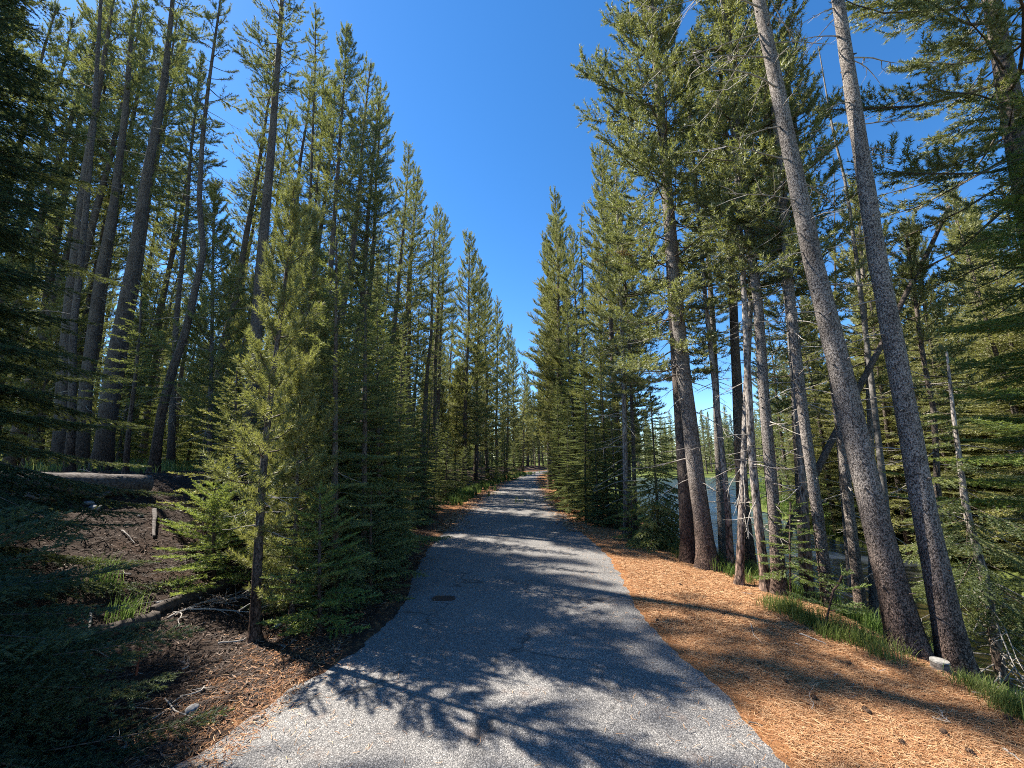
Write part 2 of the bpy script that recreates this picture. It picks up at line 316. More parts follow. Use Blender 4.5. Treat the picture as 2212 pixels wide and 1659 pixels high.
def make_pine(A, r0, seed, lod=1, crown=.42, nb=140, Lmax=1.35, dead=30, dlen=.8, ang=(-12, 55), top=.55, shootd=6, fol='pine', bias=None, mat_bark='bark', r1=.02, sides=10, blob=None, trunk_n=26, sparse=1., low=.55, deadlo=.08):
    """returns (trunk mesh, crown mesh, dead-branch mesh)"""
    rng = np.random.default_rng(seed); q = LOD[lod]
    tg = trunk_geo(A, r0, r1, sides, rng, n=trunk_n); cg = Geo(); dg = cg
    SP_, SD, SL, ST = [], [], [], []
    Hh = A[-1][2] - A[0][2]
    for i in range(nb):
        s = (i + rng.random()) / nb; t = crown + (1 - crown) * s * .985
        az = i * 2.39996 + rng.normal(0, .3); p = axis_at(A, t)
        L = Lmax * (low + (1-low) * min(1, s / .22)) * max(.06, (1 - s ** 1.7)) ** top * rng.uniform(.6, 1.12)
        if bias is not None: L *= 1 + bias[2] * (math.cos(az) * bias[0] + math.sin(az) * bias[1])
        L *= .80 + .42 * math.sin(t * 31 + seed) * math.sin(az * 1.5 + t * 17 + seed * 2); L = max(L, .18)
        el = R(ang[0] + (ang[1] - ang[0]) * s ** 1.1) + rng.normal(0, .14)
        n = 5; pts = [p]
        for k in range(n):
            e = el + (.55 * (k / n) ** 1.5) - (.12 if k < 2 else 0)
            pts.append(pts[-1] + np.array([math.cos(az) * math.cos(e), math.sin(az) * math.cos(e), math.sin(e)]) * L / n + rng.normal(0, .012 * L, 3))
            az += rng.normal(0, .10)
        pts = np.array(pts); tube(cg, pts, np.linspace(.008 + .008 * L, .004, n + 1), 3, 1)
        bt = rng.normal(.42, .10)
        ns = max(4, int(shootd * L * 2.1 + 2)); 
        if rng.random() > sparse: ns = max(2, ns // 3)
        for j in range(ns):
            u = .28 + .72 * (j + .5) / ns; k = min(n - 1, int(u * n)); f = u * n - k; b = pts[k] * (1 - f) + pts[k + 1] * f
            d = unit(pts[k + 1] - pts[k]); sd_ = unit(rot_az(d, (-1 if j % 2 else 1) * rng.uniform(.45, 1.1)) + np.array([0, 0, rng.uniform(.05, .7)]))
            l = rng.uniform(.16, .34) * (.7 + .4 * min(L, 1.5)); 
            SP_.append(b + sd_ * l * .15); SD.append(sd_); SL.append(l); ST.append(bt + .12 * (u - .5))
            if l > .3 and lod < 2: 
                d3 = unit(sd_ + rng.normal(0, .5, 3) + [0, 0, .3]); SP_.append(b + sd_ * l * .5); SD.append(d3); SL.append(l * .6); ST.append(bt)
        d = unit(pts[-1] - pts[-2]); SP_.append(pts[-1] - d * .12); SD.append(unit(d + [0, 0, .3])); SL.append(.22); ST.append(bt + .1)
    tp = axis_at(A, 1.); SP_.append(tp - [0, 0, .3]); SD.append(np.array([0, 0, 1.])); SL.append(.5); ST.append(.5)
    brush(cg, SP_, SD, SL, q['pd'], q['pl'], q['pw'], rng, tint=np.array(ST))
    for i in range(dead):
        t = rng.uniform(deadlo, crown + .15); az = rng.uniform(0, 2*np.pi); e = rng.uniform(-.35, .25)
        p = axis_at(A, t); L = dlen * rng.uniform(.25, 1.1)
        dead_branch(dg, p, [math.cos(az)*math.cos(e), math.sin(az)*math.cos(e), math.sin(e)], L, .004 + .007 * L, rng, rng.uniform(.1, .6), 2 if lod else 4, mat=2)
    return (tg.mesh("trunk", [M[mat_bark]]), cg.mesh("crown", [M[fol], M['twig'], M['wood']]))
def make_fir(A, r0, seed, lod=1, crown=.04, nb=90, Lmax=1.3, droop=(-18, 25), fol='fir', mat_bark='bark_dark', pw=.85, dead=0, r1=.01, sides=8, tw=.075, keep=1., dlen=.6, tipt=.16, low=1.):
    rng = np.random.default_rng(seed); q = LOD[lod]; tg = trunk_geo(A, r0, r1, sides, rng); cg = Geo(); dg = cg
    SP_, SD, SL, ST = [], [], [], []
    for i in range(nb):
        s = (i + rng.random()) / nb; t = crown + (1 - crown) * s * .98
        if rng.random() > keep: continue
        az = i * 2.39996 + rng.normal(0, .3); p = axis_at(A, t); L = (Lmax * (1 - s) ** pw * (low + (1-low)*min(1, s/.35)) + .08) * rng.uniform(.72, 1.12)
        el = R(droop[0] + (droop[1] - droop[0]) * s) + rng.normal(0, .09); n = 5; pts = [p]
        for k in range(n):
            e = el + .18 * (k / n) ** 2 * (1 if L < 1.2 else 2)
            pts.append(pts[-1] + np.array([math.cos(az) * math.cos(e), math.sin(az) * math.cos(e), math.sin(e)]) * L / n)
            az += rng.normal(0, .05)
        pts = np.array(pts); tube(cg, pts, np.linspace(.003 + .0035 * L, .0015, n + 1), 3, 1); bt = rng.normal(.40, .1)
        step = tw * (.72, 1.15, 1.5, 2.3)[lod]; m = max(2, int(L / step))
        for j in range(m):
            u = .12 + .88 * (j + .5) / m; k = min(n - 1, int(u * n)); f = u * n - k; b = pts[k] * (1 - f) + pts[k + 1] * f; d = unit(pts[k + 1] - pts[k])
            l = max(.06, min(.45, .42 * L) * (1 - u) ** .6 * min(1, .45 + u * 2) * rng.uniform(.75, 1.2))
            for sgn in (-1, 1):
                sd_ = unit(rot_az(d, sgn * rng.uniform(.75, 1.1)) + [0, 0, rng.uniform(-.22, .08)])
                SP_.append(b); SD.append(sd_); SL.append(l); ST.append(bt + tipt * u)
                if l > .22 and lod < 2:
                    for s2 in (-1, 1):
                        SP_.append(b + sd_ * l * .45); SD.append(unit(rot_az(sd_, s2 * .8) + [0, 0, -.05])); SL.append(l * .5); ST.append(bt + tipt * u)
        SP_.append(pts[-1] - unit(pts[-1]-pts[-2]) * min(L * .6, .2)); SD.append(unit(pts[-1] - pts[-2])); SL.append(min(L * .6, .2) + .05); ST.append(bt + tipt)
    tp = axis_at(A, 1.); SP_.append(tp - [0, 0, .12]); SD.append(np.array([0, 0, 1.])); SL.append(.22); ST.append(.6)
    brush(cg, SP_, SD, SL, q['fd'], q['fl'], q['fw'], rng, spread=(.7, 1.05), flat=.35, tint=np.array(ST))
    for i in range(dead):
        t = rng.uniform(.01, crown + .1); az = rng.uniform(0, 2*np.pi); e = rng.uniform(-.5, .1)
        dead_branch(dg, axis_at(A, t), [math.cos(az)*math.cos(e), math.sin(az)*math.cos(e), math.sin(e)], dlen * rng.uniform(.4, 1.1), .008, rng, .5, 4, mat=2)
    return (tg.mesh("trunk", [M[mat_bark]]), cg.mesh("crown", [M[fol], M['twig'], M['wood']]))

def link(name, me, parent=None, label=None):
    o = bpy.data.objects.new(name, me); C.objects.link(o)
    if parent: o.parent = parent
    if label: o['label'] = label
    return o
def tag(o, label, cat, group=None, kind=None):
    if label: o['label'] = label
    if cat: o['category'] = cat
    if group: o['group'] = group
    if kind: o['kind'] = kind
    return o
def thing(name, loc, label, cat, group=None, rz=0., sc=1.):
    o = bpy.data.objects.new(name, None); C.objects.link(o); o.location = loc; o.rotation_euler = (0, 0, rz); o.scale = (sc,)*3 if not hasattr(sc, '__len__') else sc
    o.empty_display_size = .2; return tag(o, label, cat, group)
def plant_tree(name, meshes, loc, label, cat, group=None, rz=0., sc=1., lean=(0, 0)):
    r = thing(name, tuple(float(v) for v in loc), label, cat, group, rz, sc)
    if lean != (0, 0): r.rotation_euler = (lean[0], lean[1], rz)
    for nm, me in zip(("trunk", "crown"), meshes):
        if me is not None and len(me.vertices): link(nm, me, r)
    return r

# ------------------------------------------------------------ the setting: ground, path, river
def warp(a, b, n, c, k):
    t = np.linspace(-1, 1, n); w = np.sinh(t * k) / np.sinh(k); return np.where(w < 0, c + (c - a) * w, c + (b - c) * w)
gx = warp(-320, 320, 420, 0, 6.2); gy = warp(-60, 420, 420, 3, 5.4)
X, Y = np.meshgrid(gx, gy); Z = H(X, Y)
Z = np.where(np.hypot(X, Y) > 130, Z * .3 + .0, Z)
g = Geo(); nx, ny = len(gx), len(gy)
i = (np.arange(ny - 1)[:, None] * nx + np.arange(nx - 1)[None, :]).ravel()
g.add(np.stack([X, Y, Z], -1).reshape(-1, 3), np.stack([i, i + 1, i + nx + 1, i + nx], -1), 0, .5, True)
me = g.mesh("ground", [M['ground']])
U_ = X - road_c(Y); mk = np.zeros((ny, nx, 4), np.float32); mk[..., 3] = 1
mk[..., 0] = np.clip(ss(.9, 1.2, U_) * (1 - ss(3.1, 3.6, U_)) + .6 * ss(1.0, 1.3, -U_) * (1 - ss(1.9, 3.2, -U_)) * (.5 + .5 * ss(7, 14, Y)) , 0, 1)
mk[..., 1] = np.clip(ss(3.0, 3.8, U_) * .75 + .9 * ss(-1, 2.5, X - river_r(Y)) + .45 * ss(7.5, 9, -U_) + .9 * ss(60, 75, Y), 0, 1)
ca = me.color_attributes.new("mask", 'FLOAT_COLOR', 'POINT'); ca.data.foreach_set("color", mk.ravel())
tag(link("ground", me), "dark duff, needle litter and grass of the forest floor and river banks", "ground", kind="structure")

rng = np.random.default_rng(5)
ys = np.concatenate([np.arange(-3, 12, .06), np.arange(12, 60, .2), np.arange(60, 90, 1)])
def jag(seed, y):
    r = np.random.default_rng(seed); a = np.zeros_like(y)
    for f, am in ((.35, .12), (.9, .07), (2.3, .045), (5.1, .03), (11., .016)): a += am * np.sin(y * f * 2 * np.pi / 2 + r.uniform(0, 6)) * (.6 + .4 * np.sin(y * f * .7 + r.uniform(0, 6)))
    return a
def edge_l(y): return np.interp(y, [0, 2.37, 3.02, 3.69, 4.79, 6.9, 13, 18, 30], [-2.3, -1.93, -1.70, -1.40, -1.38, -1.57, -1.80, -1.65, -1.4]) + .42 * jag(1, y) + .02 * np.sin(y * 31) * np.sin(y * 13.7)
def edge_r(y): return np.interp(y, [0, 2.37, 3.02, 3.5, 4.05, 4.8, 6.9, 10, 18, 30], [1.7, 1.64, 1.63, 1.52, 1.48, 1.47, 1.74, 1.68, 1.65, 1.35]) + .42 * jag(2, y) + .02 * np.sin(y * 29) * np.sin(y * 12.1)
el_ = edge_l(ys); er_ = edge_r(ys)
rc = road_c(ys); cols = 15; w = np.linspace(0, 1, cols)
X = rc[:, None] + el_[:, None] * (1 - w) + er_[:, None] * w; Y = ys[:, None] + 0 * X; Z = .006 + .012 * np.sin(np.pi * w)[None] + 0 * X
Z[:, 0] = -.01; Z[:, -1] = -.01
g = Geo(); i = (np.arange(len(ys) - 1)[:, None] * cols + np.arange(cols - 1)[None]).ravel()
g.add(np.stack([X, Y, Z], -1).reshape(-1, 3), np.stack([i, i + 1, i + cols + 1, i + cols], -1), 0, .5, True)
tag(link("paved_path", g.mesh("paved_path", [M['asphalt']])), "narrow weathered grey asphalt path running straight into the forest", "path", kind="structure")

g = Geo(); yy = np.linspace(-6, 62, 90); ww = np.linspace(0, 1, 12)
Xl = river_l(yy) - 1.2; Xr = river_r(yy) + 1.5; X = Xl[:, None] * (1 - ww) + Xr[:, None] * ww; Y = yy[:, None] + 0 * X
i = (np.arange(89)[:, None] * 12 + np.arange(11)[None]).ravel()
g.add(np.stack([X, Y, X * 0 + WATER], -1).reshape(-1, 3), np.stack([i, i + 1, i + 13, i + 12], -1), 0, .5, True)
tag(link("river", g.mesh("river", [M['water']])), "rippled river below the right bank, its far water coloured blue like the mirrored sky", "water", kind="structure")

# ------------------------------------------------------------ hero trees: path of the trunk read from the photo, at a real distance
def pix_axis(pts, depth, H_total, n=14, dy=0.):
    if depth is None: depth = float(ground(*pts[0])[1])
    P = np.array([at_y(px, py, depth + dy * k) for k, (px, py) in enumerate(pts)])
    z0 = float(H(P[0][0], P[0][1])); 
    if P[0][2] > z0:
        d = unit(P[1] - P[0]); P[0] = P[0] - d * (P[0][2] - z0) / d[2]
    base = np.array([P[0][0], P[0][1], z0]); P[0] = base
    if P[-1][2] < z0 + H_total:
        d = unit(P[-1] - P[-2]); d = unit(d + [0, 0, .6]); 
        P = np.vstack([P, P[-1] + d * (z0 + H_total - P[-1][2]) / d[2]])
    return base, P - base
def hero_pine(name, label, pts, depth, r0, H_total=16, group=None, cat="pine tree", extra=None, **kw):
    b, A = pix_axis(pts, depth, H_total)
    ms = make_pine(A, r0, **kw)
    r = plant_tree(name, ms, b, label, cat, group)
    if extra:
        rng = np.random.default_rng(kw.get('seed', 1) + 99)
        for (t, az, e, L, rr) in extra:
            g = Geo()
            dead_branch(g, axis_at(A, t), [math.cos(R(az))*math.cos(R(e)), math.sin(R(az))*math.cos(R(e)), math.sin(R(e))], L, rr, rng, .45, 5, .1)
            link("bare_limb", g.mesh("bare_limb", [M['wood']]), r)
    return r
def hero_fir(name, label, pts, depth, r0, group=None, cat="fir tree", **kw):
    b, A = pix_axis(pts, depth, .5)
    return plant_tree(name, make_fir(A, r0, **kw), b, label, cat, group)

LP = "lodgepole_pine"
# right bank
hero_pine(LP, "thick speckled pine leaning left with long bare limbs, left of the two biggest trunks", [(1963,1400),(1887,1106),(1820,820),(1755,557),(1639,0)], 3.80, .112, 15, seed=11, lod=1, crown=.55, nb=90, dead=26, dlen=.7, sides=18, r1=.012, trunk_n=40, deadlo=.12, Lmax=1.5,
    extra=[(.30,190,8,1.0,.010),(.335,200,0,1.3,.011),(.365,185,-4,.7,.010),(.40,205,5,1.6,.012),(.43,190,-2,1.4,.012),(.455,175,0,1.5,.011),(.48,200,0,1.8,.012),(.50,185,-6,1.6,.011),(.53,195,-6,1.9,.012),(.34,-20,10,.5,.008),(.26,170,0,.5,.008),(.46,100,-6,1.2,.01),(.52,30,0,1.1,.01),(.56,200,-4,1.8,.012),(.42,250,-10,.5,.008)])
hero_pine(LP, "thick sunlit pine rising directly behind the grey cut stump", [(2074,1472),(1997,1106),(1945,820),(1894,557),(1810,0)], 3.62, .092, 15, seed=12, lod=1, crown=.55, nb=90, dead=30, dlen=.55, sides=18, r1=.02, trunk_n=40, deadlo=.12, Lmax=1.5,
    extra=[(.20,180,0,.45,.007),(.235,175,5,.4,.007),(.27,185,3,.5,.007),(.31,180,8,.42,.007),(.34,0,12,.45,.008),(.38,190,-5,.5,.008),(.44,185,10,.7,.009),(.47,175,-8,.6,.008),(.42,10,25,.8,.012),(.36,5,20,.6,.010)])
hero_pine(LP, "tall brown-barked pine at the bank edge, its wide crown reaching toward the path", [(1530,1228),(1500,1000),(1470,750),(1440,400),(1420,150),(1405,0),(1398,-90)], None, .130, 13.5, seed=13, lod=1, crown=.22, nb=170, Lmax=1.55, top=.35, dead=30, dlen=1.0, sides=16, bias=(-1, 0, .35), shootd=7, ang=(-18, 45), r1=.05, sparse=.8)
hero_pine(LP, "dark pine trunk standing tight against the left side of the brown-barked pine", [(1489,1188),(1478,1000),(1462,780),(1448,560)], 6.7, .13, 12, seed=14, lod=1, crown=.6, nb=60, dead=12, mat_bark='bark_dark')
hero_pine(LP, "stout speckled pine at the bank edge, middle trunk of the row above the river", [(1684,1285),(1672,1106),(1650,851),(1637,650),(1623,549),(1597,336),(1576,100),(1562,0)], None, .074, 13, seed=15, lod=1, crown=.32, nb=120, Lmax=1.0, dead=40, dlen=.7, sides=14, r1=.03, ang=(-20, 40), trunk_n=36)
hero_pine(LP, "young pine with a tangle of drooping silver limbs near its foot", [(1597,1264),(1605,1053),(1613,818),(1622,640),(1624,560)], None, .05, 6.2, seed=16, lod=1, crown=.75, nb=26, Lmax=.5, dead=14, dlen=.5, sides=12, mat_bark='bark_thin', r1=.03,
    extra=[(.22,200,-45,.55,.010),(.24,230,-60,.5,.010),(.25,170,-40,.45,.009),(.21,215,-75,.45,.009),(.16,250,-50,.4,.007),(.20,330,-60,.35,.007),(.56,190,5,.4,.006),(.57,160,20,.4,.006)])
hero_pine(LP, "thin wavy pale pine between the brown-barked pine and the drooping-limbed one", [(1578,1215),(1573,1106),(1546,851),(1524,650),(1516,549),(1490,250)], 6.2, .05, 9, seed=17, lod=1, crown=.66, nb=40, Lmax=.55, dead=36, dlen=.6, mat_bark='bark_thin')
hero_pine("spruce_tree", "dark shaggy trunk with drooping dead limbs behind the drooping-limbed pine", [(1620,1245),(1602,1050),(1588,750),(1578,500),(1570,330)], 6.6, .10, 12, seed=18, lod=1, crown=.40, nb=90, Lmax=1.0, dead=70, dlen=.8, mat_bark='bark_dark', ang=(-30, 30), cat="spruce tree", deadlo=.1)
hero_pine(LP, "rough pine with sunlit knots leaning left, right of the stout speckled one", [(1790,1300),(1765,1106),(1738,918),(1718,750),(1701,576),(1690,400)], 4.9, .062, 11, seed=19, lod=1, crown=.36, nb=100, Lmax=1.0, dead=46, dlen=.7, sides=14, r1=.04, deadlo=.2)
hero_pine(LP, "slender pale stem pressed against the left of the rough knotted pine", [(1750,1295),(1739,1106),(1726,918),(1712,750)], 5.1, .045, 8, seed=20, lod=1, crown=.5, nb=40, Lmax=.6, dead=16, mat_bark='bark_thin')
hero_pine(LP, "slender pine in shade just left of the stout speckled pine's foot", [(1654,1265),(1636,1106),(1624,986),(1612,740),(1607,616)], 5.3, .055, 9, seed=21, lod=1, crown=.45, nb=60, Lmax=.7, dead=20, mat_bark='bark_thin')
hero_pine(LP, "slim speckled trunk seen just left of the foot of the thick leaning pine", [(1852,1250),(1835,1106),(1819,952),(1800,820)], 5.2, .065, 9, seed=22, lod=1, crown=.45, nb=50, Lmax=.8, dead=20)
hero_pine(LP, "thin dark pine right of the pair of big trunks, in front of the far trees", [(2032,1200),(2027,1087),(2017,885),(1996,784),(1973,616),(1960,520)], 6.0, .05, 7, seed=23, lod=1, crown=.5, nb=46, Lmax=.7, dead=40, dlen=.9, mat_bark='bark_dark')
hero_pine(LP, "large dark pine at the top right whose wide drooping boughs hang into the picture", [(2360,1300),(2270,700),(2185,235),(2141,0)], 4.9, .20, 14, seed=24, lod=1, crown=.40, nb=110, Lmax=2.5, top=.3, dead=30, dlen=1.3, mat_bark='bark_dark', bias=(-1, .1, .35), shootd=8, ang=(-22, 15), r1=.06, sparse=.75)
hero_pine(LP, "pine behind the pair of big trunks with a yellow-green crown between them", [(1885,1180),(1880,900),(1862,560),(1850,400)], 7.2, .07, 8.6, seed=25, lod=1, crown=.5, nb=70, Lmax=1.0, dead=30, fol='young')
hero_pine(LP, "tall pine back among the right-hand trunks with its crown behind the bare limbs", [(1560,1150),(1540,700),(1512,300),(1505,100)], 9.5, .10, 15, seed=26, lod=1, crown=.35, nb=130, Lmax=1.2, dead=30)
hero_pine(LP, "dense-crowned pine behind the gap between the stout speckled pine and the thick leaning pine", [(1735,1180),(1712,760),(1680,330),(1668,180)], 8.2, .10, 13, seed=27, lod=1, crown=.30, nb=140, Lmax=1.2, dead=24, fol='pine', mat_bark='bark_dark')
RT = hero_pine(LP, "slim pine on the right bank with tufted boughs hanging over the gap of sky", [(1352,1130),(1350,950),(1343,700),(1338,560)], 8.6, .06, 9.2, seed=28, lod=1, crown=.32, nb=80, Lmax=1.35, dead=40, dlen=.9, bias=(1, 0, .5), ang=(-25, 35), mat_bark='bark_thin')
hero_pine(LP, "slim bare-stemmed pine right beside the tufted one at the gap of sky", [(1372,1120),(1368,950),(1360,760),(1352,640)], 9.0, .05, 8, seed=29, lod=1, crown=.5, nb=50, Lmax=.9, dead=34, dlen=.8, bias=(1, 0, .4), mat_bark='bark_dark')
hero_fir("spruce_tree", "ragged drooping spruce at the lower right beside the river", [(2168,1470),(2161,1454),(2128,1252),(2087,1101),(2060,900),(2045,760)], 4.1, .05, seed=31, lod=0, crown=.28, nb=60, Lmax=.9, droop=(-38, 10), keep=.7, dead=50, dlen=.9, mat_bark='bark_thin', cat="spruce tree")
hero_fir("fir_tree", "near fir at the right edge with pale green sunlit sprays", [(2420,1300),(2360,700),(2330,300),(2310,60)], 3.9, .10, seed=32, lod=0, crown=.30, nb=90, Lmax=1.5, droop=(-10, 10), fol='bright', pw=.5)
hero_fir("fir_tree", "small drooping spruce-like fir hanging over the river left of the brown-barked pine", [(1424,1165),(1420,1100),(1412,960),(1405,850)], 7.8, .03, seed=33, lod=1, crown=.05, nb=120, Lmax=.95, droop=(-35, 10), fol='fir')
hero_fir("fir_sapling", "bright green fir sapling on the grassy bank right of the path", [(1364,1122),(1364,1060)], 8.0, .012, cat="sapling", seed=34, lod=0, crown=.04, nb=26, Lmax=.42, fol='bright')
hero_fir("fir_sapling", "crooked little fir shoot in the grass in front of the slim speckled trunk", [(1790,1318),(1800,1275),(1812,1262)], 4.15, .008, cat="sapling", seed=35, lod=0, crown=.3, nb=9, Lmax=.34, droop=(-5, 20), fol='bright')
hero_fir("fir_sapling", "young light-green pine beside the slender pine on the river bank", [(1708,1290),(1706,1180),(1708,1080)], 5.0, .012, cat="sapling", seed=36, lod=0, crown=.2, nb=34, Lmax=.35, fol='bright')
q_ = at_y(1352, 562, 8.5); rg_ = np.random.default_rng(5); g = Geo(); n_ = 70; Pq = rg_.normal(0, 1, (n_, 3)) * [.28, .2, .10]
brush(g, Pq, np.stack([rg_.normal(.4, .5, n_), rg_.normal(0, .5, n_), rg_.uniform(-.2, .5, n_)], 1), rg_.uniform(.12, .26, n_), 190, .06, .012, rg_)
for k in range(0, n_, 3): tube(g, [[-.1, .1, -.15], Pq[k] * .6 + [0, 0, -.03], Pq[k]], [.008, .005, .003], 3, 1)
o = link("dead_bough", g.mesh("dead_bough", [M['rust'], M['twig']]), RT, "rusty brown dead bough"); o.location = tuple(q_ - np.array(RT.location))
# dead standing / leaning poles
def pole(name, label, pts, depth, r0, r1, cat, mat, dead=0, dlen=.4, dy=0., ground_it=False):
    P = np.array([at_y(px, py, depth + dy * k) for k, (px, py) in enumerate(pts)]); rng = np.random.default_rng(int(pts[0][0]))
    if ground_it: P[0][2] = float(H(P[0][0], P[0][1])) - .05
    b = P[0].copy(); t = thing(name, tuple(float(v) for v in b), label, cat); g = Geo(); A = P - b
    ts = np.linspace(0, 1, 16); Q = np.array([axis_at(A, q) for q in ts]); tube(g, Q, np.linspace(r0, r1, 16), 10, 0, .5, True, .05, rng)
    link("trunk", g.mesh("trunk", [M[mat]]), t)
    if dead:
        for k in range(dead):
            g = Geo(); az = rng.uniform(0, 6.28); dead_branch(g, axis_at(A, rng.uniform(.2, 1)), [math.cos(az), math.sin(az), rng.uniform(-.2, .5)], dlen * rng.uniform(.4, 1.1), .006, rng, .3, 2)
            link("branch", g.mesh("branch", [M['wood']]), t)
    return t
pole("leaning_dead_tree", "dead grey trunk leaning up to the right behind the row of pines", [(1655,1248),(1721,1106),(1808,929),(1902,750),(1966,616),(2003,549),(2050,447)], 5.9, .055, .03, "leaning trunk", 'bark_dark', 14, .8, 0., True)
pole("dead_snag", "bleached thin snag with a bare pale tip against the sky beside the second big trunk", [(1905,1180),(1880,800),(1840,480),(1822,370),(1800,290),(1768,100)], 6.4, .06, .008, "dead tree", 'silver', 22, .5, 0., True)
pole("dead_snag", "whitish dead trunk showing between the big leaning pine and its crown neighbours", [(1735,1180),(1700,650),(1667,403),(1657,300),(1648,215)], 7.0, .06, .035, "dead tree", 'silver', 16, .5, 0., True)
pole("dead_snag", "leafless spiky snag standing far off between the two big trunks against the sky", [(1818,1170),(1806,900),(1804,600),(1802,380),(1800,340)], 9.5, .05, .008, "dead tree", 'log', 34, .7, 0., True)

# left side: named trees of the front
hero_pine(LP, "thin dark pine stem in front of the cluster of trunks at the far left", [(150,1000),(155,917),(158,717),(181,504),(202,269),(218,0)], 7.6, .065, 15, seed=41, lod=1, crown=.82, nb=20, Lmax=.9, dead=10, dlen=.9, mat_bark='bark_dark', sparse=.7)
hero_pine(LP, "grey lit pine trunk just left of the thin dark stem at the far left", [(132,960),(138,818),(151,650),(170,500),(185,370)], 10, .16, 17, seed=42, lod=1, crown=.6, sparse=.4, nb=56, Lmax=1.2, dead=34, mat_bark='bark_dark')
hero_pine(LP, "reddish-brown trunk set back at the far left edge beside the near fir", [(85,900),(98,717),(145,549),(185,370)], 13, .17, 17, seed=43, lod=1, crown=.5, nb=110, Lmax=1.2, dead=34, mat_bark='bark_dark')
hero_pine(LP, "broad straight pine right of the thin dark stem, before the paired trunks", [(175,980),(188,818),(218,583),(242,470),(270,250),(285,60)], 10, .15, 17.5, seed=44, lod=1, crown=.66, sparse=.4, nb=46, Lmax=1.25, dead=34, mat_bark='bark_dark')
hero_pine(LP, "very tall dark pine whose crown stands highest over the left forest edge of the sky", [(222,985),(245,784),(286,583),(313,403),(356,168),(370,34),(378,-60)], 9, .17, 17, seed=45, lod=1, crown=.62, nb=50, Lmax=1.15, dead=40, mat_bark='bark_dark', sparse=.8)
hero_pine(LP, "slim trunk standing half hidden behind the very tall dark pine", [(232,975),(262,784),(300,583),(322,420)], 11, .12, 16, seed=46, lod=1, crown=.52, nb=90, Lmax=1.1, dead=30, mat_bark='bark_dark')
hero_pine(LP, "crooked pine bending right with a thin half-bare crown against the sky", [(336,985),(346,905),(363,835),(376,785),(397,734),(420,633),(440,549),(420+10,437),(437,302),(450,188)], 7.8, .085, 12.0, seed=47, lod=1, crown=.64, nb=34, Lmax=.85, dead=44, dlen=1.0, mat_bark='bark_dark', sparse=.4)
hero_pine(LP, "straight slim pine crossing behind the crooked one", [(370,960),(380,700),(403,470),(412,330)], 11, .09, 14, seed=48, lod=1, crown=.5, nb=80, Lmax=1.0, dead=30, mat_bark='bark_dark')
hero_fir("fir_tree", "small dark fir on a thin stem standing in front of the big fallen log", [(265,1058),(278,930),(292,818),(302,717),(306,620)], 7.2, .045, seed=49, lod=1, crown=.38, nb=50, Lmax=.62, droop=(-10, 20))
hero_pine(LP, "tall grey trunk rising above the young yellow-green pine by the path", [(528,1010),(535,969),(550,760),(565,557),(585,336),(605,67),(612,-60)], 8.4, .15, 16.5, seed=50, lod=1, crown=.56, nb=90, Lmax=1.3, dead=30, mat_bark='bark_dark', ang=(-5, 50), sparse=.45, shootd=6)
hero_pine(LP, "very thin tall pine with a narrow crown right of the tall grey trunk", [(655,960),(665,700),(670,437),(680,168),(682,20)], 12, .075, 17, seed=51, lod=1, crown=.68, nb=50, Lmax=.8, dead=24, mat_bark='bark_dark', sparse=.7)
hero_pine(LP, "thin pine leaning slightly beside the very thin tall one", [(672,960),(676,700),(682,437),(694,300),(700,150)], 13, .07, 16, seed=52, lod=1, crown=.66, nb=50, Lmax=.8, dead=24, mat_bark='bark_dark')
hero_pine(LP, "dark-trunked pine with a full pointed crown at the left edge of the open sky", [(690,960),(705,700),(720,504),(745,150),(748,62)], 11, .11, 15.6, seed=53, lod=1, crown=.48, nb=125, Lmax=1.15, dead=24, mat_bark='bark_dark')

hero_pine(LP, 'unseen tall pine added past the far left edge to shade the near path', [(-420,1000),(-60,0)], 5.8, .11, 13, seed=55, lod=1, crown=.42, nb=120, Lmax=1.5, dead=20, mat_bark='bark_dark', sparse=.8)  # pine outside the frame, added to shade the near corner of the path
# young trees in the front of the left row
hero_pine("young_pine", "young olive pine with a thin crooked stem at the left edge of the path", [(549,1384),(557,1202),(568,1020),(585,851),(602,717),(615,616),(638,425)], None, .045, 4.0, seed=61, lod=0, crown=.20, nb=54, Lmax=.46, top=.4, dead=14, dlen=.4, fol='young', mat_bark='bark_dark', ang=(10, 60), low=.3, shootd=10, r1=.008, deadlo=.05, cat="young pine")
hero_pine("young_pine", "light-tipped young pine just behind the yellow-green one", [(655,1200),(660,900),(664,640),(668,470)], 5.0, .05, 4.0, seed=62, lod=0, crown=.15, nb=85, Lmax=.7, top=.5, dead=10, fol='young', ang=(5, 60), shootd=11, r1=.01, cat="young pine")
hero_fir("fir_tree", "dense dark young fir with a bright leader left of the path", [(722,1300),(724,900),(727,510)], 4.55, .05, seed=63, lod=0, crown=.03, nb=95, Lmax=.68, pw=.7, droop=(-15, 30))
hero_fir("fir_tree", "bushy green fir filling the row between the bright-leader fir and the shorter spire", [(785,1240),(788,950),(790,600)], 5.4, .05, seed=64, lod=0, crown=.03, nb=110, Lmax=.82, pw=.7, droop=(-15, 30))
hero_fir("fir_tree", "short fir with a narrow spire tip in the left row", [(820,1200),(816,900),(815,655)], 6.3, .045, seed=65, lod=1, crown=.03, nb=120, Lmax=1.0, pw=.75)
hero_pine("young_pine", "olive young pine among the dark firs left of the path", [(660,1150),(670,900),(690,640)], 6.0, .05, 3.5, seed=66, lod=1, crown=.1, nb=110, Lmax=.9, fol='young', ang=(0, 55), shootd=9, cat="young pine")
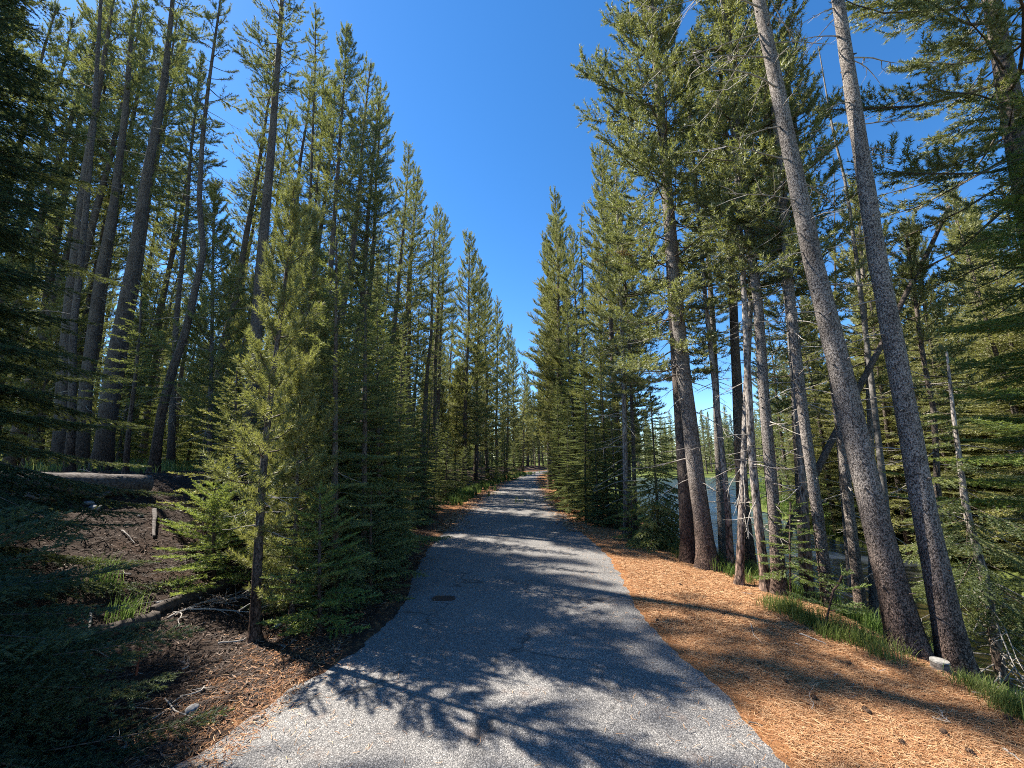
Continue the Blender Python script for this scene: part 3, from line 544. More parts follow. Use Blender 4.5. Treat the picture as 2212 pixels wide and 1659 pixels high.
hero_pine("young_pine", "yellow-lit young pine deep in the left forest behind the crooked pine", [(452,1000),(458,700),(463,400)], 8.5, .05, 6, seed=67, lod=1, crown=.12, nb=120, Lmax=.95, fol='young', ang=(0, 55), shootd=7, dead=12, cat="young pine")
hero_fir("fir_sapling", "bright green bushy fir sapling at the top of the dark slope", [(462,1215),(462,1130),(465,1050)], 4.6, .02, cat="sapling", seed=68, lod=0, crown=.02, nb=60, Lmax=.52, pw=.5, fol='bright', droop=(0, 35))
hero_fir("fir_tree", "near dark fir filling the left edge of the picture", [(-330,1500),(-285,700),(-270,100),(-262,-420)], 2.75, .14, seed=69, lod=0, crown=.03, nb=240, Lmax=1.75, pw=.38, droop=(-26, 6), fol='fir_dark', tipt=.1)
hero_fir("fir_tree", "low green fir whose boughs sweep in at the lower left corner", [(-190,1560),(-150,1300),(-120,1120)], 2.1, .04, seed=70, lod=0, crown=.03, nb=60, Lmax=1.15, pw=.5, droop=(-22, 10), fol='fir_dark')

hero_pine("young_pine", "slender young pine with foliage to the ground between the crooked stem and the firs", [(632,1290),(640,1100),(650,800)], 4.2, .03, 2.0, seed=71, lod=0, crown=.06, nb=64, Lmax=.48, top=.5, dead=6, dlen=.4, fol='young', ang=(0, 55), low=.8, shootd=10, r1=.006, cat="young pine")
hero_fir("fir_tree", "yellow-green young fir left of the crooked stem, behind the bright sapling", [(500,1170),(505,1000),(512,800)], 5.6, .03, seed=72, lod=1, crown=.03, nb=90, Lmax=.75, pw=.7, droop=(-12, 28), fol='young')
hero_fir("fir_tree", "low fresh-green fir at the foot of the bright-leader fir", [(690,1320),(690,1200),(692,1060)], 4.0, .02, seed=73, lod=0, crown=.02, nb=50, Lmax=.46, pw=.6, droop=(-5, 30), fol='bright')
hero_fir("fir_tree", "low bushy fir spilling over the asphalt edge before the hedge", [(800,1290),(800,1180),(802,1060)], 4.9, .02, seed=74, lod=0, crown=.02, nb=50, Lmax=.48, pw=.6, droop=(-5, 30))
# ------------------------------------------------------------ variants to copy
def var(kind, n, lod, seed0, hts, **kw):
    out = []
    for k in range(n):
        rng = np.random.default_rng(seed0 + k); h = hts[k % len(hts)]
        A = straight(h, rng.uniform(-.4, .4, 2) * (h / 16), .05 * h / 16, rng)
        if kind == 'pine': out.append((h, make_pine(A, .0085 * h + .01, seed0 + k, lod=lod, **{**dict(mat_bark='bark_dark'), **kw})))
        else: out.append((h, make_fir(A, .009 * h + .005, seed0 + k, lod=lod, **kw)))
    return out
V = {}
V['pine_full'] = var('pine', 6, 1, 100, [15, 16], crown=.30, nb=140, Lmax=1.3, dead=24, top=.42, sparse=.62, ang=(-15, 45))
V['pine_high'] = var('pine', 3, 1, 110, [16, 17], crown=.55, nb=100, Lmax=1.15, dead=44, dlen=.9, top=.5, sparse=.7)
V['pine_mid'] = var('pine', 3, 2, 120, [15], crown=.25, nb=170, Lmax=1.4, dead=14, shootd=7, top=.42)
V['pine_far'] = var('pine', 2, 3, 130, [15], crown=.3, nb=130, Lmax=1.4, dead=8, shootd=6)
V['fir'] = var('fir', 5, 1, 140, [8, 9], crown=.04, nb=190, Lmax=1.35, pw=.8)
V['fir_mid'] = var('fir', 3, 2, 150, [10, 8], crown=.05, nb=150, Lmax=1.45, pw=.8, fol='fir')
V['fir_sun'] = var('fir', 3, 1, 155, [9, 8], crown=.06, nb=150, Lmax=1.5, pw=.75, fol='young', tipt=.2)
V['fir_young'] = var('fir', 4, 1, 160, [2.6, 3.2], crown=.02, nb=90, Lmax=.85, pw=.75)
V['pine_young'] = var('pine', 2, 1, 170, [4.5, 5], crown=.12, nb=90, Lmax=.85, dead=8, fol='young', ang=(0, 55), shootd=8)
V['pine_mid2'] = var('pine', 3, 1, 190, [8, 7], crown=.14, nb=150, Lmax=1.1, dead=14, ang=(-8, 50), fol='young')
V['pine_dense'] = var('pine', 4, 1, 210, [15, 16], crown=.14, nb=230, Lmax=1.55, dead=20, top=.40, ang=(-18, 45), fol='young', shootd=7)
V['spire'] = var('fir', 2, 2, 180, [11], crown=.03, nb=150, Lmax=.9, pw=.9)
CNT = {}
def put(vn, x, y, h, label, cat, group, name, k=None):
    v = V[vn]; i = CNT.get(vn, 0); CNT[vn] = i + 1
    h0, ms = v[i % len(v) if k is None else k]; rr = random.Random(i * 7 + hash(vn) % 1 + int(x * 10))
    s = h / h0; w = s * (1.0 if s > .8 else .9)
    return plant_tree(name, ms, (x, y, float(H(x, y))), label, cat, group, rr.uniform(0, 6.28), (w, w, s))
def by_top(vn, px, topy, depth, label, cat, group, name):
    p = at_y(px, topy, depth); z = float(H(p[0], p[1])); put(vn, p[0], p[1], p[2] - z, label, cat, group, name)

ORD = 'nearest second third fourth fifth sixth seventh eighth ninth tenth eleventh twelfth thirteenth fourteenth fifteenth sixteenth farthest'.split()
# the rows that close in on the path, tops as in the photo
G1 = "pines along the left edge of the path"; l1 = "pine of the tall row left of the path, %s from the camera"
for n_, (px, ty, d) in enumerate(sorted([(778,120,12),(805,175,13),(838,235,14),(868,305,15.5),(890,350,16.5),(915,395,18.2),(938,440,19),(962,452,20.5),(1015,512,25),(1035,560,27.5),(1058,618,31),(1075,650,34),(1094,702,39),(1110,735,44),(1128,782,51),(1140,815,58)], key=lambda q: q[2])):
    by_top('pine_full' if d < 22 else 'pine_dense', px, ty, d, l1 % ORD[n_], "pine tree", G1, LP)
G2 = "pines along the right edge of the path"; l2 = "sunlit pine right of the path beyond the bank trees, %s from the camera"
for n_, (px, ty, d) in enumerate(sorted([(1308,330,11.5),(1322,420,12.5),(1282,520,14),(1196,420,19),(1212,470,17.5),(1178,520,21),(1235,500,16.5),(1193,590,25),(1190,670,31),(1189,715,38),(1188,765,46),(1187,800,55)], key=lambda q: q[2])):
    by_top('pine_dense', px, ty, d, l2 % ORD[n_], "pine tree", G2, LP)
by_top('spire', 1251, 445, 16, "narrow spire-topped fir beside the tallest pine right of the path", "fir tree", None, "fir_tree")
G3 = "firs clothing the right edge of the path"; l3 = "dark ground-sweeping fir at the right path edge, %s from the camera"
for n_, (px, ty, d) in enumerate(sorted([(1232,640,13.5),(1262,700,11.5),(1296,730,10.3),(1255,820,10.5),(1225,860,12),(1205,820,15.5),(1318,840,9.6),(1218,760,19),(1214,880,22),(1282,900,9.8),(1206,800,28)], key=lambda q: q[2])):
    by_top('fir' if d < 20 else 'fir_mid', px, ty, d, l3 % ORD[n_], "fir tree", G3, "fir_tree")
G4 = "firs clothing the left edge of the path"; l4 = "dark ground-sweeping fir in the hedge left of the path, %s from the camera"
for n_, (px, ty, d) in enumerate(sorted([(750,560,6.2),(850,640,7.6),(770,700,7.2),(880,700,8.6),(905,760,9.8),(838,800,7.3),(925,800,11.2),(945,880,13),(690,720,7.5),(865,930,7.7),(620,700,7.6)], key=lambda q: q[2])):
    by_top('fir', px, ty, d, l4 % ORD[n_], "fir tree", G4, "fir_tree")
G4b = "small firs beside the distant path"; l4b = "small pointed fir at the left verge of the far path, %s from the camera"
for n_, (px, ty, d) in enumerate(sorted([(968,930,16),(1000,965,20),(1063,955,27),(1090,940,30),(1040,985,24),(1107,955,37),(1122,960,44),(1075,985,29),(985,990,18)], key=lambda q: q[2])):
    by_top('fir_young', px, ty, d, l4b % ORD[n_], "fir tree", G4b, "fir_tree")
G5 = "small firs low along the left verge"; l5 = "knee-high fir at the very left edge of the asphalt, %s from the camera"
rr = random.Random(4)
for n_, (px, py, h) in enumerate(sorted([(870,1190,.9),(905,1150,.8),(935,1118,.8),(830,1225,1.1),(790,1262,1.2),(745,1300,1.1),(958,1095,.8),(980,1075,.9),(700,1320,1.0),(650,1330,.9),(1005,1062,.8)], key=lambda q: -q[1])):
    p = ground(px, py); put('fir_young', p[0] - .25, p[1], h, l5 % ORD[n_], "fir sapling", G5, "fir_sapling")
for n_, (px, ty, d, vn) in enumerate([(60,20,12,'pine_high'),(120,30,13,'pine_high'),(170,60,13.5,'pine_full'),(205,20,13,'pine_high'),(255,60,13.5,'pine_full'),(292,20,13,'pine_high'),(325,90,14,'pine_full'),(352,50,13.5,'pine_high'),(388,120,14,'pine_high'),(410,210,15,'pine_full')]):
    by_top(vn, px, ty, d, "towering pine of the backlit stand at the upper left, %s from the left" % (['leftmost'] + ORD[1:])[n_], "pine tree", "towering pines of the left stand", LP)
for n_, (px, ty, d) in enumerate([(578,90,13),(715,190,14),(660,160,14.5),(560,300,16),(612,250,16)]):
    by_top('pine_full' if ty > 100 else 'pine_high', px, ty, d, "pine in the tall group behind the young olive pines, %s toward the camera" % ORD[n_], "pine tree", "pines behind the young olive pines", LP)
# behind
def scatter(n, seed, fx, fy, ok, mind, taken):
    rg = random.Random(seed); out = []; tries = 0
    while len(out) < n and tries < 60000:
        tries += 1; x, y = fx(rg), fy(rg)
        if not ok(x, y): continue
        m = mind(y)
        if any((x-a)**2 + (y-b)**2 < m*m for a, b in taken): continue
        taken.append((x, y)); out.append((x, y, rg.random(), rg.random()))
    return out
taken = [(o.location.x, o.location.y) for o in C.objects if o.type == 'EMPTY']
infr = lambda x, y, m=1.5: y > 0 and abs(x) < y * m + 2
lb_ = scatter(12, 31, lambda r: -8.5 + 5 * r.random(), lambda r: 13 + 34 * r.random(), lambda x, y: x - float(road_c(y)) < -3.8, lambda y: 1.5, taken)
for x, y, a, b in lb_: put('pine_full', x, y, 12.5 + 3 * a, 'full-crowned pine standing just behind the tall row left of the path', 'pine tree', 'pines behind the left row', LP)
lw2 = scatter(60, 32, lambda r: -15.5 - 30 * r.random(), lambda r: 8 + 34 * r.random(), lambda x, y: infr(x, y, 1.6) and y > -x * .5, lambda y: 1.7, taken)
for x, y, a, b in lw2: put('pine_full' if b < .4 else 'pine_high', x, y, 14 + 4 * a, 'tall full-crowned pine far back in the left forest', 'pine tree', 'tall pines far back on the left', LP)
lw = scatter(125, 1, lambda r: -3.6 - 52 * r.random() ** 1.2, lambda r: 7 + 75 * r.random() ** 1.1,
             lambda x, y: infr(x, y) and x - float(road_c(y)) < -3.6 and not (x > -9 and y < 9.5) and not (x > -15.5 and y < 13) and y > -x * .55, lambda y: 1.5 + y * .018, taken)
GL = "pines in the depth of the left forest"; ll = "bare-stemmed pine deep in the crowded backlit forest left of the path"
for x, y, a, b in lw:
    d = math.hypot(x, y); vn = 'pine_high' if d < 30 else ('pine_mid' if d < 48 else 'pine_far')
    put(vn, x, y, 13 + 4.5 * a, ll, "pine tree", GL, LP)
lm = scatter(80, 22, lambda r: -3.8 - 24 * r.random() ** 1.2, lambda r: 9 + 30 * r.random() ** 1.2,
             lambda x, y: infr(x, y) and x - float(road_c(y)) < -3.8 and not (x > -9 and y < 10.5), lambda y: 1.3, taken)
for x, y, a, b in lm: put('fir' if a < .4 else 'pine_mid2', x, y, 4.5 + 4.5 * b, 'mid-height conifer filling the gaps between the trunks of the left forest', 'conifer', 'mid-height conifers in the left forest', 'conifer_tree')
lf = scatter(85, 2, lambda r: -3.6 - 34 * r.random() ** 1.1, lambda r: 8 + 45 * r.random(),
             lambda x, y: infr(x, y) and x - float(road_c(y)) < -3.4 and not (x > -10.5 and y < 9.5) , lambda y: 1.2, taken)
GF = "young firs on the left forest floor"; lfl = "low young fir growing on the floor of the left forest among the trunks"
for x, y, a, b in lf: put('fir_young' if a < .8 else 'pine_young', x, y, 1.2 + 3.0 * b, lfl, "fir tree" if a < .8 else "young pine", GF, "fir_tree" if a < .8 else "young_pine")
# far bank of the river
fb = scatter(100, 3, lambda r: 10.5 + 34 * r.random() ** 1.5, lambda r: 3.5 + 60 * r.random() ** 1.4,
             lambda x, y: infr(x, y, 1.6) and x > float(river_r(y)) + 1.2 + (2.5 if y > 25 else 0), lambda y: 1.25 + y * .012, taken)
GB = "trees across the river"; lb = "sunlit conifer standing on the far bank across the river"
for x, y, a, b in fb:
    d = math.hypot(x, y)
    if d < 26: vn = 'fir_sun' if a < .62 else ('fir' if a < .78 else 'pine_mid2')
    else: vn = 'fir_mid' if a < .6 else 'pine_mid'
    h = 7 + 3.5 * b if d < 26 else 8.5 + 3.5 * b
    put(vn, x, y, h + (1.5 if vn.startswith('pine') else 0), lb, "conifer", GB, "conifer_tree")
fb2 = scatter(26, 41, lambda r: 10.5 + 5 * r.random(), lambda r: 3.2 + 13 * r.random(), lambda x, y: x > float(river_r(y)) + .2 and infr(x, y, 1.6), lambda y: .9, taken)
for x, y, a, b in fb2: put('fir_sun' if a < .8 else 'fir', x, y, 5.5 + 3.5 * b, "yellow-green conifer crowding the near part of the far bank at the right", "conifer", "conifers crowding the far bank at the right", "conifer_tree")
for n_, (px, ty, d) in enumerate([(1128,848,60),(1137,838,62),(1146,856,64),(1154,846,66),(1162,838,62),(1171,828,60),(1150,880,57),(1140,900,58),(1163,900,58)]): by_top('pine_mid', px, ty, d, "distant conifer closing the view beyond the bend of the path and river", "conifer", "conifers closing the view behind the bend", "conifer_tree")
ff = scatter(64, 7, lambda r: -14 + 74 * r.random(), lambda r: 56 + 30 * r.random(), lambda x, y: infr(x, y) and abs(x - float(road_c(y))) > 2.6 and (x < 12 or y > 64), lambda y: 1.8, taken)
GQ = "conifers closing the view behind the bend"; lq = "distant conifer closing the view beyond the bend of the path and river"
for x, y, a, b in ff: put('fir_mid' if a < .4 else 'pine_mid', x, y, 10 + 3 * b, lq, "conifer", GQ, "conifer_tree")
# the wood beyond, as one mass
def wood_mass(name, spots, label):
    g = Geo(); q = LOD[3]
    for (x, y, a, b) in spots:
        rng = np.random.default_rng(int(x * 31 + y * 17) & 0xffff); h = 9 + 6 * a; z = float(H(x, y)) if math.hypot(x, y) < 130 else 0
        A = straight(h) + np.array([x, y, z]); tube(g, A, np.linspace(.16, .02, len(A)), 5, 1)
        n = 300; s = rng.random(n) ** .9; t = .02 + .98 * s; az = rng.random(n) * 6.283; L = 1.6 * (1 - s) ** .7 * rng.uniform(.5, 1.1, n) + .15
        P = np.stack([x + 0 * s, y + 0 * s, z + h * t], 1); D = np.stack([np.cos(az), np.sin(az), rng.uniform(-.3, .35, n)], 1)
        brush(g, P, D, L, 16, .28, .10, rng)
    return tag(link(name, g.mesh(name, [M['pine'], M['bark_dark']])), label, "forest", kind="stuff")
sp = scatter(640, 9, lambda r: -150 + 300 * r.random(), lambda r: 40 + 100 * r.random(), lambda x, y: infr(x, y) and (math.hypot(x, y) > 84 or (x < -34 and y > 20)) , lambda y: 2.6, [])
wood_mass("distant_forest", sp, "solid mass of distant conifers beyond the nearer trees")

# ------------------------------------------------------------ litter, grass, small things
def ribbons(g, P, ang, L, w, rng, lift=.01, mat=0, tint=.5, curl=.15):
    n = len(P); d = np.stack([np.cos(ang), np.sin(ang), rng.uniform(-.12, .2, n)], 1); s = np.stack([-np.sin(ang), np.cos(ang), rng.uniform(-.6, .6, n)], 1)
    P0 = P + [0, 0, lift]; mid = P0 + d * (L * .5)[:, None] + s * (L * rng.normal(0, curl, n))[:, None] * [1, 1, 0]; mid[:, 2] += L * .05
    P1 = P0 + d * L[:, None]; P1[:, 2] = P0[:, 2] + rng.uniform(-.2, 1, n) * .012
    a = s * (w * .5)[:, None] if hasattr(w, '__len__') else s * w * .5
    V = np.stack([P0 - a, P0 + a, mid + a, mid - a, P1 + a * .4, P1 - a * .4], 1).reshape(-1, 3); b = np.arange(n) * 6
    Fq = np.concatenate([np.stack([b, b+1, b+2, b+3], 1), np.stack([b+3, b+2, b+4, b+5], 1)])
    g.add(V, Fq, mat, np.repeat(np.clip(tint, 0, 1), 6) if hasattr(tint, '__len__') else tint)
def Hp(x, y): return np.stack([x, y, H(x, y)], 1)
rng = np.random.default_rng(77)
# right shoulder needles
n = 140000; y = 1.4 + 11 * rng.random(n) ** 1.7; u = 1.35 + rng.random(n) * 2.2; edge = edge_r(y)
keep = (u > edge) | (rng.random(n) < np.exp(-(edge - u) / .05) * .8); y, u = y[keep], u[keep]; n = len(y)
g = Geo(); P = Hp(u + road_c(y), y); P[:, 2] += .004 * (u < edge[keep])
ribbons(g, P, rng.normal(-.45, .75, n) + np.pi * (rng.random(n) < .5), rng.uniform(.035, .07, n), np.where(y < 4, .0022, .0038), rng, .006, 0, rng.beta(2.1, 1.8, n))
tag(link("needle_litter", g.mesh("needle_litter", [M['litter']])), "thick orange carpet of fallen pine needles on the right shoulder", "pine needles", kind="stuff")
# sparse needles strewn on the asphalt
g = Geo(); n = 7000; y = 1.3 + 14 * rng.random(n) ** 1.5; u = rng.uniform(-1.5, 1.5, n); k = rng.random(n) < (.15 + np.abs(u) / 1.6) ** 2.2 * .9; y, u = y[k], u[k]
P = Hp(u + road_c(y), y); P[:, 2] += .018
ribbons(g, P, rng.uniform(0, 6.28, len(y)), rng.uniform(.03, .06, len(y)), .0028, rng, .004, 0, rng.beta(2.5, 1.5, len(y)))
tag(link("scattered_needles", g.mesh("scattered_needles", [M['litter']])), "loose tan needles strewn thinly over the asphalt", "pine needles", kind="stuff")
# litter drifts on the distant path
g = Geo(); n = 26000; y = 9 + 34 * rng.random(n); sgn = np.where(rng.random(n) < .5, -1, 1); u = sgn * (1.75 - np.abs(rng.normal(0, .28, n)) - .35 * ss(15, 32, y)); P = Hp(u + road_c(y), y); P[:, 2] += .018
ribbons(g, P, rng.uniform(0, 6.28, n), rng.uniform(.05, .11, n), .014, rng, .006, 0, rng.beta(1.8, 2.2, n))
tag(link("needle_drift", g.mesh("needle_drift", [M['litter']])), "reddish needle drifts along both edges of the distant path", "pine needles", kind="stuff")
# left duff
g = Geo(); n = 80000; y = 1.0 + 11 * rng.random(n) ** 1.4; u = -(1.45 + rng.random(n) ** 1.3 * 7.5); x = u + road_c(y)
edge = edge_l(y); k = (u < edge) | (rng.random(n) < np.exp(-(u - edge) / .09) * .7); x, y, u = x[k], y[k], u[k]; n = len(x)
tt = rng.beta(1.2, 2.8, n)
ribbons(g, Hp(x, y), rng.uniform(0, 6.28, n), rng.uniform(.025, .08, n), rng.uniform(.003, .010, n), rng, .008, 0, tt)
tag(link("forest_duff", g.mesh("forest_duff", [M['duff']])), "dark brown duff of bark flakes and old needles on the left slope", "leaf litter", kind="stuff")
g = Geo(); n = 14000; y = 1.0 + 13 * rng.random(n) ** 1.4; u = -1.5 - np.abs(rng.normal(0, .42, n)); 
ribbons(g, Hp(u + road_c(y), y), rng.uniform(0, 6.28, n), rng.uniform(.03, .06, n), .0035, rng, .010, 0, rng.beta(1.5, 2.6, n))
tag(link("needle_edge", g.mesh("needle_edge", [M['litter']])), "rusty needles lying along the left edge of the asphalt", "pine needles", kind="stuff")

def blades(g, P, L, w, rng, lean=.5, tint=.5, wind=(0, 0)):
    n = len(P); az = rng.uniform(0, 6.28, n); o = np.stack([np.cos(az), np.sin(az), 0 * az], 1) * (lean * rng.uniform(.2, 1, n))[:, None] + np.array([wind[0], wind[1], 0])
    s = np.stack([-np.sin(az), np.cos(az), 0 * az], 1) * (w * .5)
    h = [0, .4, .75, 1.0]; pts = [P + np.array([0, 0, 1]) * (L * (t - .22 * t * t * lean))[:, None] + o * (L * t * t)[:, None] for t in h]
    ws = [1, .85, .5, .08]; V = np.stack([q + sg * s * k for q, k in zip(pts, ws) for sg in (-1, 1)], 1).reshape(-1, 3); b = np.arange(n) * 8
    Fq = np.concatenate([np.stack([b + 2*j, b + 2*j + 1, b + 2*j + 3, b + 2*j + 2], 1) for j in range(3)])
    g.add(V, Fq, 0, np.repeat(np.clip(tint, 0, 1), 8))
def grass_patch(name, label, pts, n, L, w, mat, kind="stuff", cat="grass", clump=.12, wind=(-.1, -.15)):
    rng = np.random.default_rng(int(pts[0][0] * 10) + n); g = Geo(); pts = np.array(pts)
    nc = max(1, n // 26); t = rng.random(nc) * (len(pts) - 1); i = t.astype(int); f = (t - i)[:, None]
    c = pts[i] * (1 - f) + pts[np.minimum(i + 1, len(pts) - 1)] * f; c = c[:, :2] + rng.normal(0, 1, (nc, 2)) * c[:, 2:3]
    cc = np.repeat(c, 26, 0) + rng.normal(0, clump * .35, (nc * 26, 2)); m = len(cc); tc = np.repeat(rng.normal(.5, .16, nc), 26)
    LL = L * np.repeat(rng.uniform(.5, 1.15, nc), 26) * rng.uniform(.5, 1.1, m)
    blades(g, Hp(cc[:, 0], cc[:, 1]), LL, w, rng, .55, tc + rng.normal(0, .12, m), wind)
    return tag(link(name, g.mesh(name, [M[mat]])), label, cat, kind=kind)
grass_patch("grass", "yellow-green grass fringe on the bank edge left of the thick leaning pine", [(3.0, 4.9, .10), (3.1, 4.2, .12), (3.22, 3.6, .10)], 2400, .20, .005, 'grass')
grass_patch("grass", "short grass around the grey cut stump", [(3.45, 3.25, .07), (3.35, 2.95, .06), (3.4, 2.75, .07)], 1500, .14, .004, 'grass')
grass_patch("grass", "tall light-green grass and weeds at the lower right corner", [(3.5, 2.75, .14), (3.45, 2.3, .16), (3.7, 2.5, .2)], 2000, .30, .005, 'grass')
grass_patch("grass", "grass on the bank between the path shoulder and the river ahead", [(3.05, 9.2, .2), (3.1, 7.6, .2), (3.3, 6.4, .15)], 4200, .24, .007, 'grass')
grass_patch("grass", "shaded green grass behind the feet of the bank pines", [(3.6, 6.4, .3), (3.8, 5.2, .3), (4.2, 4.3, .3), (4.3, 3.3, .3)], 6000, .26, .007, 'sedge')
grass_patch("grass", "green growth at the foot of the trees on the verge of the far path", [(-2.2, 14, .25), (-1.9, 22, .3), (-.4, 32, .4), (1.8, 45, .5)], 9000, .35, .016, 'sedge')
grass_patch("grass", "bright meadow grass on the far bank of the river", [(13, 14, .8), (15, 20, 1.2), (19, 30, 2), (27, 44, 4), (34, 60, 6)], 22000, .38, .03, 'sedge', clump=.6)
grass_patch("grass", "thin undergrowth between the trunks of the left forest", [(-8, 10, 1.5), (-12, 16, 4), (-10, 24, 4), (-18, 30, 6)], 16000, .38, .014, 'grass', clump=.5)
for k, (px, py, L, lab) in enumerate([(215,1265,.34,"arching light-green grass tuft on the dark slope above the red stalk"), (262,1345,.26,"grass tuft beside the rotten log left of the red stalk"), (380,1262,.15,"small pale grass tuft on the slope near the fallen branch")]):
    p = ground(px, py); grass_patch("grass_tuft", lab, [(p[0], p[1], .03), (p[0] + .02, p[1], .03)], 150 if k < 2 else 70, L, .005, 'sedge', None, "grass tuft", .16, (.2, -.1))

def shape_log(name, label, a, b, r0, r1, mat, cat, z0=None, wob=.07, sides=16, n=18, bend=0., endmat=None, capname=None):
    rng = np.random.default_rng(int(abs(a[0] * 100)) + 3); a, b = np.array(a, float), np.array(b, float)
    t = np.linspace(0, 1, n)[:, None]; P = a + (b - a) * t; P[:, 2] += bend * np.sin(np.pi * t[:, 0]); P[:, :2] += np.cumsum(rng.normal(0, .006, (n, 2)), 0)
    g = Geo(); tube(g, P - a, np.linspace(r0, r1, n), sides, 0, .5, 1 if endmat else True, wob, rng)
    o = link(name, g.mesh(name, [M[mat], M[endmat or mat]])); o.location = a.tolist(); return tag(o, label, cat)
def gp(px, py, dz=0.): p = ground(px, py); return p + [0, 0, dz]
a, b = gp(-60, 1075), gp(312, 1062); a[2] += .09; b[2] += .09
shape_log("fallen_log", "large grey weathered log lying across the top of the dark slope", a, b, .17, .14, 'log', "log", sides=20, wob=.03)
a, b = gp(-40, 1098), gp(140, 1080); a[2] += .05; b[2] += .05
shape_log("fallen_log", "smaller silvery broken log lying in front of the large grey one", a, b, .085, .05, 'silver', "log")
a, b = gp(205, 1085), gp(245, 1072); a[2] += .04; b[2] += .08
shape_log("broken_branch", "short thick broken branch pointing up beside the silvery log", a, b, .035, .02, 'log', "branch", n=6)
a, b = gp(430, 1052), gp(520, 1040); a[2] += .1; b[2] += .12
shape_log("fallen_log", "dark mossy log behind the bright green fir sapling", a, b, .10, .09, 'log_dark', "log")
a, b = gp(484, 1040), gp(512, 1028); b[2] += .5
shape_log("fallen_log", "bleached broken trunk propped up behind the dark mossy log", a, b, .07, .04, 'silver', "log", n=7)
a, b = gp(325, 1330), gp(505, 1268); a[2] += .02; b[2] += .06
shape_log("fallen_log", "dark rotten log angled down the slope behind the red stalk", a, b, .05, .065, 'log_dark', "log", wob=.12)
a, b = gp(120, 1410), gp(330, 1345); a[2] += .01; b[2] += .02
shape_log("fallen_log", "half-buried black log on the slope left of the red stalk", a, b, .06, .05, 'log_dark', "log", wob=.12)
a, b = gp(330, 1165), gp(334, 1108); a[2] += .03; b[2] += .03
shape_log("broken_branch", "pale green-grey curved piece of wood lying on the dark slope", a, b, .014, .026, 'log', "branch", n=7, wob=.14)
a, b = gp(-20, 1545), gp(78, 1470); a[2] += .03; b[2] += .05
shape_log("mossy_stick", "stick covered in yellow-green moss at the lower left edge", a, b, .022, .014, 'leaf', "stick", n=8)
# stumps
def stump(label, loc, r, h, top, flare=.2, tilt=(0, 0)):
    rng = np.random.default_rng(8); t = thing("tree_stump", tuple(float(v) for v in loc), label, "stump"); t.rotation_euler = (tilt[0], tilt[1], 0)
    g = Geo(); zz = np.array([-.15, 0, .4*h, h]); tube(g, np.stack([0*zz, 0*zz, zz], 1), r * np.array([1.3, 1 + flare, 1.02, 1]), 24, 0, .5, False, .03, rng); link("bark", g.mesh("bark", [M['log' if top == 'cut' else 'log_dark']]), t)
    g = Geo(); a = np.linspace(0, 6.283, 24, endpoint=False); V = np.stack([r * 1.01 * np.cos(a), r * 1.01 * np.sin(a), 0 * a + h + .003], 1)
    V = np.vstack([V, V * [.97, .97, 1] + [0, 0, .012], [[0, 0, h + .016]]]); i = np.arange(24); j = (i + 1) % 24
    g.add(V, np.stack([i, j, j + 24, i + 24], 1)); g.add(V, np.stack([i + 24, j + 24, 0 * i + 48], 1)); link("cut_face", g.mesh("cut_face", [M[top]]), t)
p = at_y(2030, 1430, 3.47); stump("weathered grey sawn stump with a flat pale top at the foot of the big pines", (p[0], p[1], float(H(p[0], p[1])) ), .058, float(p[2] - H(p[0], p[1])), 'cut')
p = gp(1478, 1200); stump("small dark stump with an orange cut face at the foot of the brown-barked pine", p, .09, .13, 'cut_orange', tilt=(.25, 0))
# the pothole in the asphalt
p = ground(958, 1297); rng = np.random.default_rng(3); g = Geo(); n = 28; a = np.linspace(0, 2*np.pi, n, endpoint=False)
sq = 1 / np.maximum(np.abs(np.cos(a)), np.abs(np.sin(a))) ** .6; rx = .125 * sq * (1 + rng.normal(0, .04, n)); ry = .085 * sq * (1 + rng.normal(0, .04, n))
ring = lambda k, z: np.stack([rx * k * np.cos(a), ry * k * np.sin(a), 0 * a + z], 1)
Vv = np.vstack([ring(1.22, .002), ring(1.08, .007), ring(.98, .0045), ring(.6, .0042), [[0, 0, .004]]]); i = np.arange(n); j = (i + 1) % n
for k in range(3): g.add(Vv, np.stack([i + n*k, j + n*k, j + n*(k+1), i + n*(k+1)], 1), 1 if k > 0 else 0)
g.add(Vv, np.stack([i + 3*n, j + 3*n, 0*i + 4*n], 1), 1)
M['pot'] = plain_mat("pothole_dirt", (.035, .02, .014), (.11, .06, .04), (60, 60, 60)); M['pot_rim'] = plain_mat("pothole_rim", (.07, .07, .075), (.2, .19, .19), (90, 90, 90))
o = link("pothole_patch", g.mesh("pothole_patch", [M['pot_rim'], M['pot']])); o.location = (float(p[0]), float(p[1]), .013); tag(o, "shallow rectangular hole in the asphalt filled with dark brown needles", "pothole")
# red stalk
p = ground(294, 1460); t = thing("dry_flower_stalk", p.tolist(), "dry red-brown flower stalk standing alone on the left slope", "plant"); q = at_y(308, 1345, p[1]) - p; rng = np.random.default_rng(6)
g = Geo(); tube(g, [[0, 0, -.03], q * .5 + [.004, 0, 0], q], [.0075, .006, .004], 7, 0, .3); link("stem", g.mesh("stem", [M['straw']]), t)
g = Geo()
for k in range(46):
    f = .55 + .45 * k / 46; a = k * 2.4; b = q * f; d = np.array([math.cos(a), math.sin(a), -.5]); tube(g, [b, b + d * .006, b + d * .013, b + d * .018], [.002, .0055, .005, .001], 5, 0, .75)
link("seed_head", g.mesh("seed_head", [M['straw']]), t)
